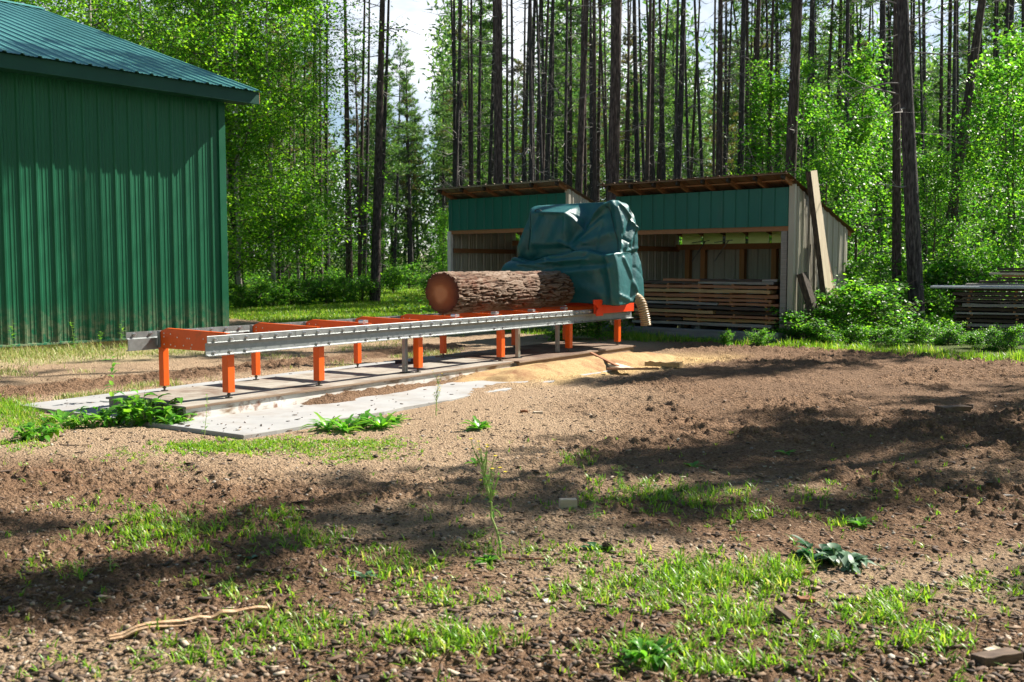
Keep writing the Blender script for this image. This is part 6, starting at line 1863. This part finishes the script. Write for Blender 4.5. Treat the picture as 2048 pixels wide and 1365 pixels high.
rough_block('bark_piece', 1600, 1150, (0.1, 0.04, 0.02), 0.4, REDW, 'flat brown bark piece beside the wilted plant', 'bark piece', 15)
rough_block('bark_piece', 2010, 998, (0.13, 0.04, 0.015), 0.1, WOODGREY, 'grey splinter of wood on the soil near the right edge', 'bark piece', 16)
# pine cone
def cone():
    x, y, z = rest(1217, 1100)
    mb = MB()
    for i in range(70):
        q = i / 70; a = i * 2.39996; r = 0.020 * math.sin(math.pi * (0.08 + 0.9 * q)) ** 0.7
        c = Vector((q * 0.07 - 0.035, r * math.cos(a), 0.02 + r * math.sin(a)))
        d = Vector((-0.4, math.cos(a), math.sin(a))).normalized()
        mb.bar(c - d * 0.006, c + d * 0.006, 0.010, 0.003, up=(1, 0, 0))
    mb.tube([(-0.034, 0, 0.02), (0, 0, 0.02), (0.034, 0, 0.02)], [0.008, 0.015, 0.006], 8)
    o = mb.build('pine_cone', DKW, None, loc=(x, y, z), rz=-0.7)
    tag(o, 'brown pine cone lying in shaded grass', 'pine cone')
cone()
# the long splintered branch in the foreground
def stick():
    a, b = rest(218, 1282), rest(538, 1220)
    mb = MB(); rng = np.random.default_rng(5)
    A, B = Vector(a), Vector(b)
    n = 14; pts = []
    for i in range(n):
        t = i / (n - 1)
        p = A.lerp(B, t); p.z = GZ(p.x, p.y) + 0.014
        p += Vector((0, 0.006 * math.sin(t * 5), 0.003 * math.sin(t * 11)))
        pts.append(p - A)
    mb.tube(pts, [(0.006 + 0.009 * math.sin(math.pi * min(1, 0.15 + 0.8 * (1 - i / (n - 1))))) * rng.uniform(0.8, 1.2) for i in range(n)], 6)
    mb.tube([p + Vector((0.01, -0.018 - 0.004 * k, -0.004)) for k, p in enumerate(pts[:8])], [0.007, 0.009, 0.009, 0.008, 0.007, 0.005, 0.004, 0.002], 5)
    m = mat('split_branch_wood', [(0.3, (0.26, 0.13, 0.065)), (0.5, (0.42, 0.27, 0.16)), (0.75, (0.56, 0.42, 0.29))], 5, 0.85, stretch=(1, 9, 9), bump=0.6, bscale=9, bstretch=(0.8, 9, 9))
    o = mb.build('broken_branch', m, None, loc=A)
    tag(o, 'long split brown branch lying on the foreground soil', 'branch')
stick()
def thin_stick(pa, pb, label, m, r=0.006):
    a, b = Vector(rest(*pa)), Vector(rest(*pb))
    n = 7; pts = []
    for i in range(n):
        p = a.lerp(b, i / (n - 1)); p.z = GZ(p.x, p.y) + r * 0.9
        pts.append(p - a + Vector((0.006 * math.sin(i * 2.1), 0.008 * math.cos(i * 1.7), 0)))
    mb = MB(); mb.tube(pts, [r * (1 - 0.08 * i) for i in range(n)], 6)
    tag(mb.build('twig', m, None, loc=a), label, 'twig')
thin_stick((1010, 1118), (1160, 1122), 'thin reddish twig lying in the shaded grass', REDW)
thin_stick((1180, 1340), (1260, 1330), 'dark twig near the bottom edge by the curly weed', DKW, 0.008)
thin_stick((118, 882), (160, 884), 'dark twig on the gravel below the slab tip', DKW)
thin_stick((225, 893), (262, 884), 'dark twig on the soil before the broad leaved weed', DKW, 0.008)
thin_stick((1460, 1075), (1510, 1068), 'brown twig on the shaded soil right of the grass', REDW)
# steel scraps on the deck
o = MB().span((-0.13, -0.03, 0), (0.13, 0.03, 0.03)).tube([(-0.16, 0, 0.025), (-0.05, 0, 0.025)], 0.035, 10).tube([(0.08, 0, 0.03), (0.17, 0, 0.03)], 0.045, 10).build('steel_fitting', BLACK, None, loc=tuple(sv(4.2, 1.0, 0.141)), rz=UA - 0.9, bevel=0.004)
tag(o, 'dark steel fitting lying on the timber deck', 'fitting')
# ================================================================ light, sky, camera
SUN_EL, SUN_AZ = 42.0, 31.0          # azimuth measured from +X towards +Y (sun is beyond the yard, to the right)
sd = bpy.data.lights.new('sun', 'SUN')
sd.energy = 5.0; sd.angle = R(0.53); sd.color = (1.0, 0.93, 0.82)
so = bpy.data.objects.new('sun', sd); COL.objects.link(so)
dirv = Vector((math.cos(R(SUN_EL)) * math.cos(R(SUN_AZ)), math.cos(R(SUN_EL)) * math.sin(R(SUN_AZ)), math.sin(R(SUN_EL))))
so.rotation_euler = (-dirv).to_track_quat('-Z', 'Y').to_euler()
so.location = dirv * 60
w = bpy.data.worlds.new('World'); SC.world = w; w.use_nodes = True
nt = w.node_tree
for n in list(nt.nodes): nt.nodes.remove(n)
out = nt.nodes.new('ShaderNodeOutputWorld'); bg = nt.nodes.new('ShaderNodeBackground')
sky = nt.nodes.new('ShaderNodeTexSky'); sky.sky_type = 'NISHITA'; sky.sun_disc = False
sky.sun_elevation = R(SUN_EL); sky.sun_rotation = R(90 - SUN_AZ)
sky.air_density = 1.0; sky.dust_density = 0.4; sky.ozone_density = 1.0
tc = nt.nodes.new('ShaderNodeTexCoord'); mp = nt.nodes.new('ShaderNodeMapping'); mp.inputs['Scale'].default_value = (1, 1, 2.2)
no = nt.nodes.new('ShaderNodeTexNoise'); no.inputs['Scale'].default_value = 3.2; no.inputs['Detail'].default_value = 6; no.inputs['Roughness'].default_value = 0.6
rp = nt.nodes.new('ShaderNodeValToRGB'); rp.color_ramp.elements[0].position = 0.40; rp.color_ramp.elements[1].position = 0.56
mx = nt.nodes.new('ShaderNodeMixRGB'); mx.inputs[2].default_value = (9.0, 9.3, 9.8, 1)
L = nt.links
L.new(tc.outputs['Generated'], mp.inputs[0]); L.new(mp.outputs[0], no.inputs[0]); L.new(no.outputs[0], rp.inputs[0]); 
sx = nt.nodes.new('ShaderNodeSeparateXYZ'); mr = nt.nodes.new('ShaderNodeMapRange'); mr.interpolation_type = 'SMOOTHSTEP'
mr.inputs['From Min'].default_value = 0.42; mr.inputs['From Max'].default_value = 0.20
mu = nt.nodes.new('ShaderNodeMath'); mu.operation = 'MULTIPLY'
L.new(tc.outputs['Generated'], sx.inputs[0]); L.new(sx.outputs[2], mr.inputs[0]); L.new(mr.outputs[0], mu.inputs[0]); L.new(rp.outputs[0], mu.inputs[1]); L.new(mu.outputs[0], mx.inputs[0])
L.new(sky.outputs[0], mx.inputs[1]); L.new(mx.outputs[0], bg.inputs[0]); L.new(bg.outputs[0], out.inputs[0])
bg.inputs[1].default_value = 0.05

cam = bpy.data.cameras.new('camera')
cam.sensor_width = 36.0; cam.lens = 36.0 * FPX / 2048.0
cam.clip_start = 0.05; cam.clip_end = 2000
cam.dof.use_dof = True; cam.dof.focus_distance = 11.5; cam.dof.aperture_fstop = 4.0
co = bpy.data.objects.new('camera', cam); COL.objects.link(co)
co.location = (0, 0, CAMH); co.rotation_euler = (R(90) - TH, 0, 0)
SC.camera = co
SC.view_settings.view_transform = 'Standard'
SC.view_settings.look = 'None'
SC.view_settings.exposure = 1.45
SC.view_settings.gamma = 1.0
SC.cycles.max_bounces = 7
SC.cycles.diffuse_bounces = 1
SC.cycles.glossy_bounces = 3
SC.cycles.transmission_bounces = 4
SC.cycles.transparent_max_bounces = 4
SC.cycles.sample_clamp_indirect = 6
SC.cycles.use_denoising = True
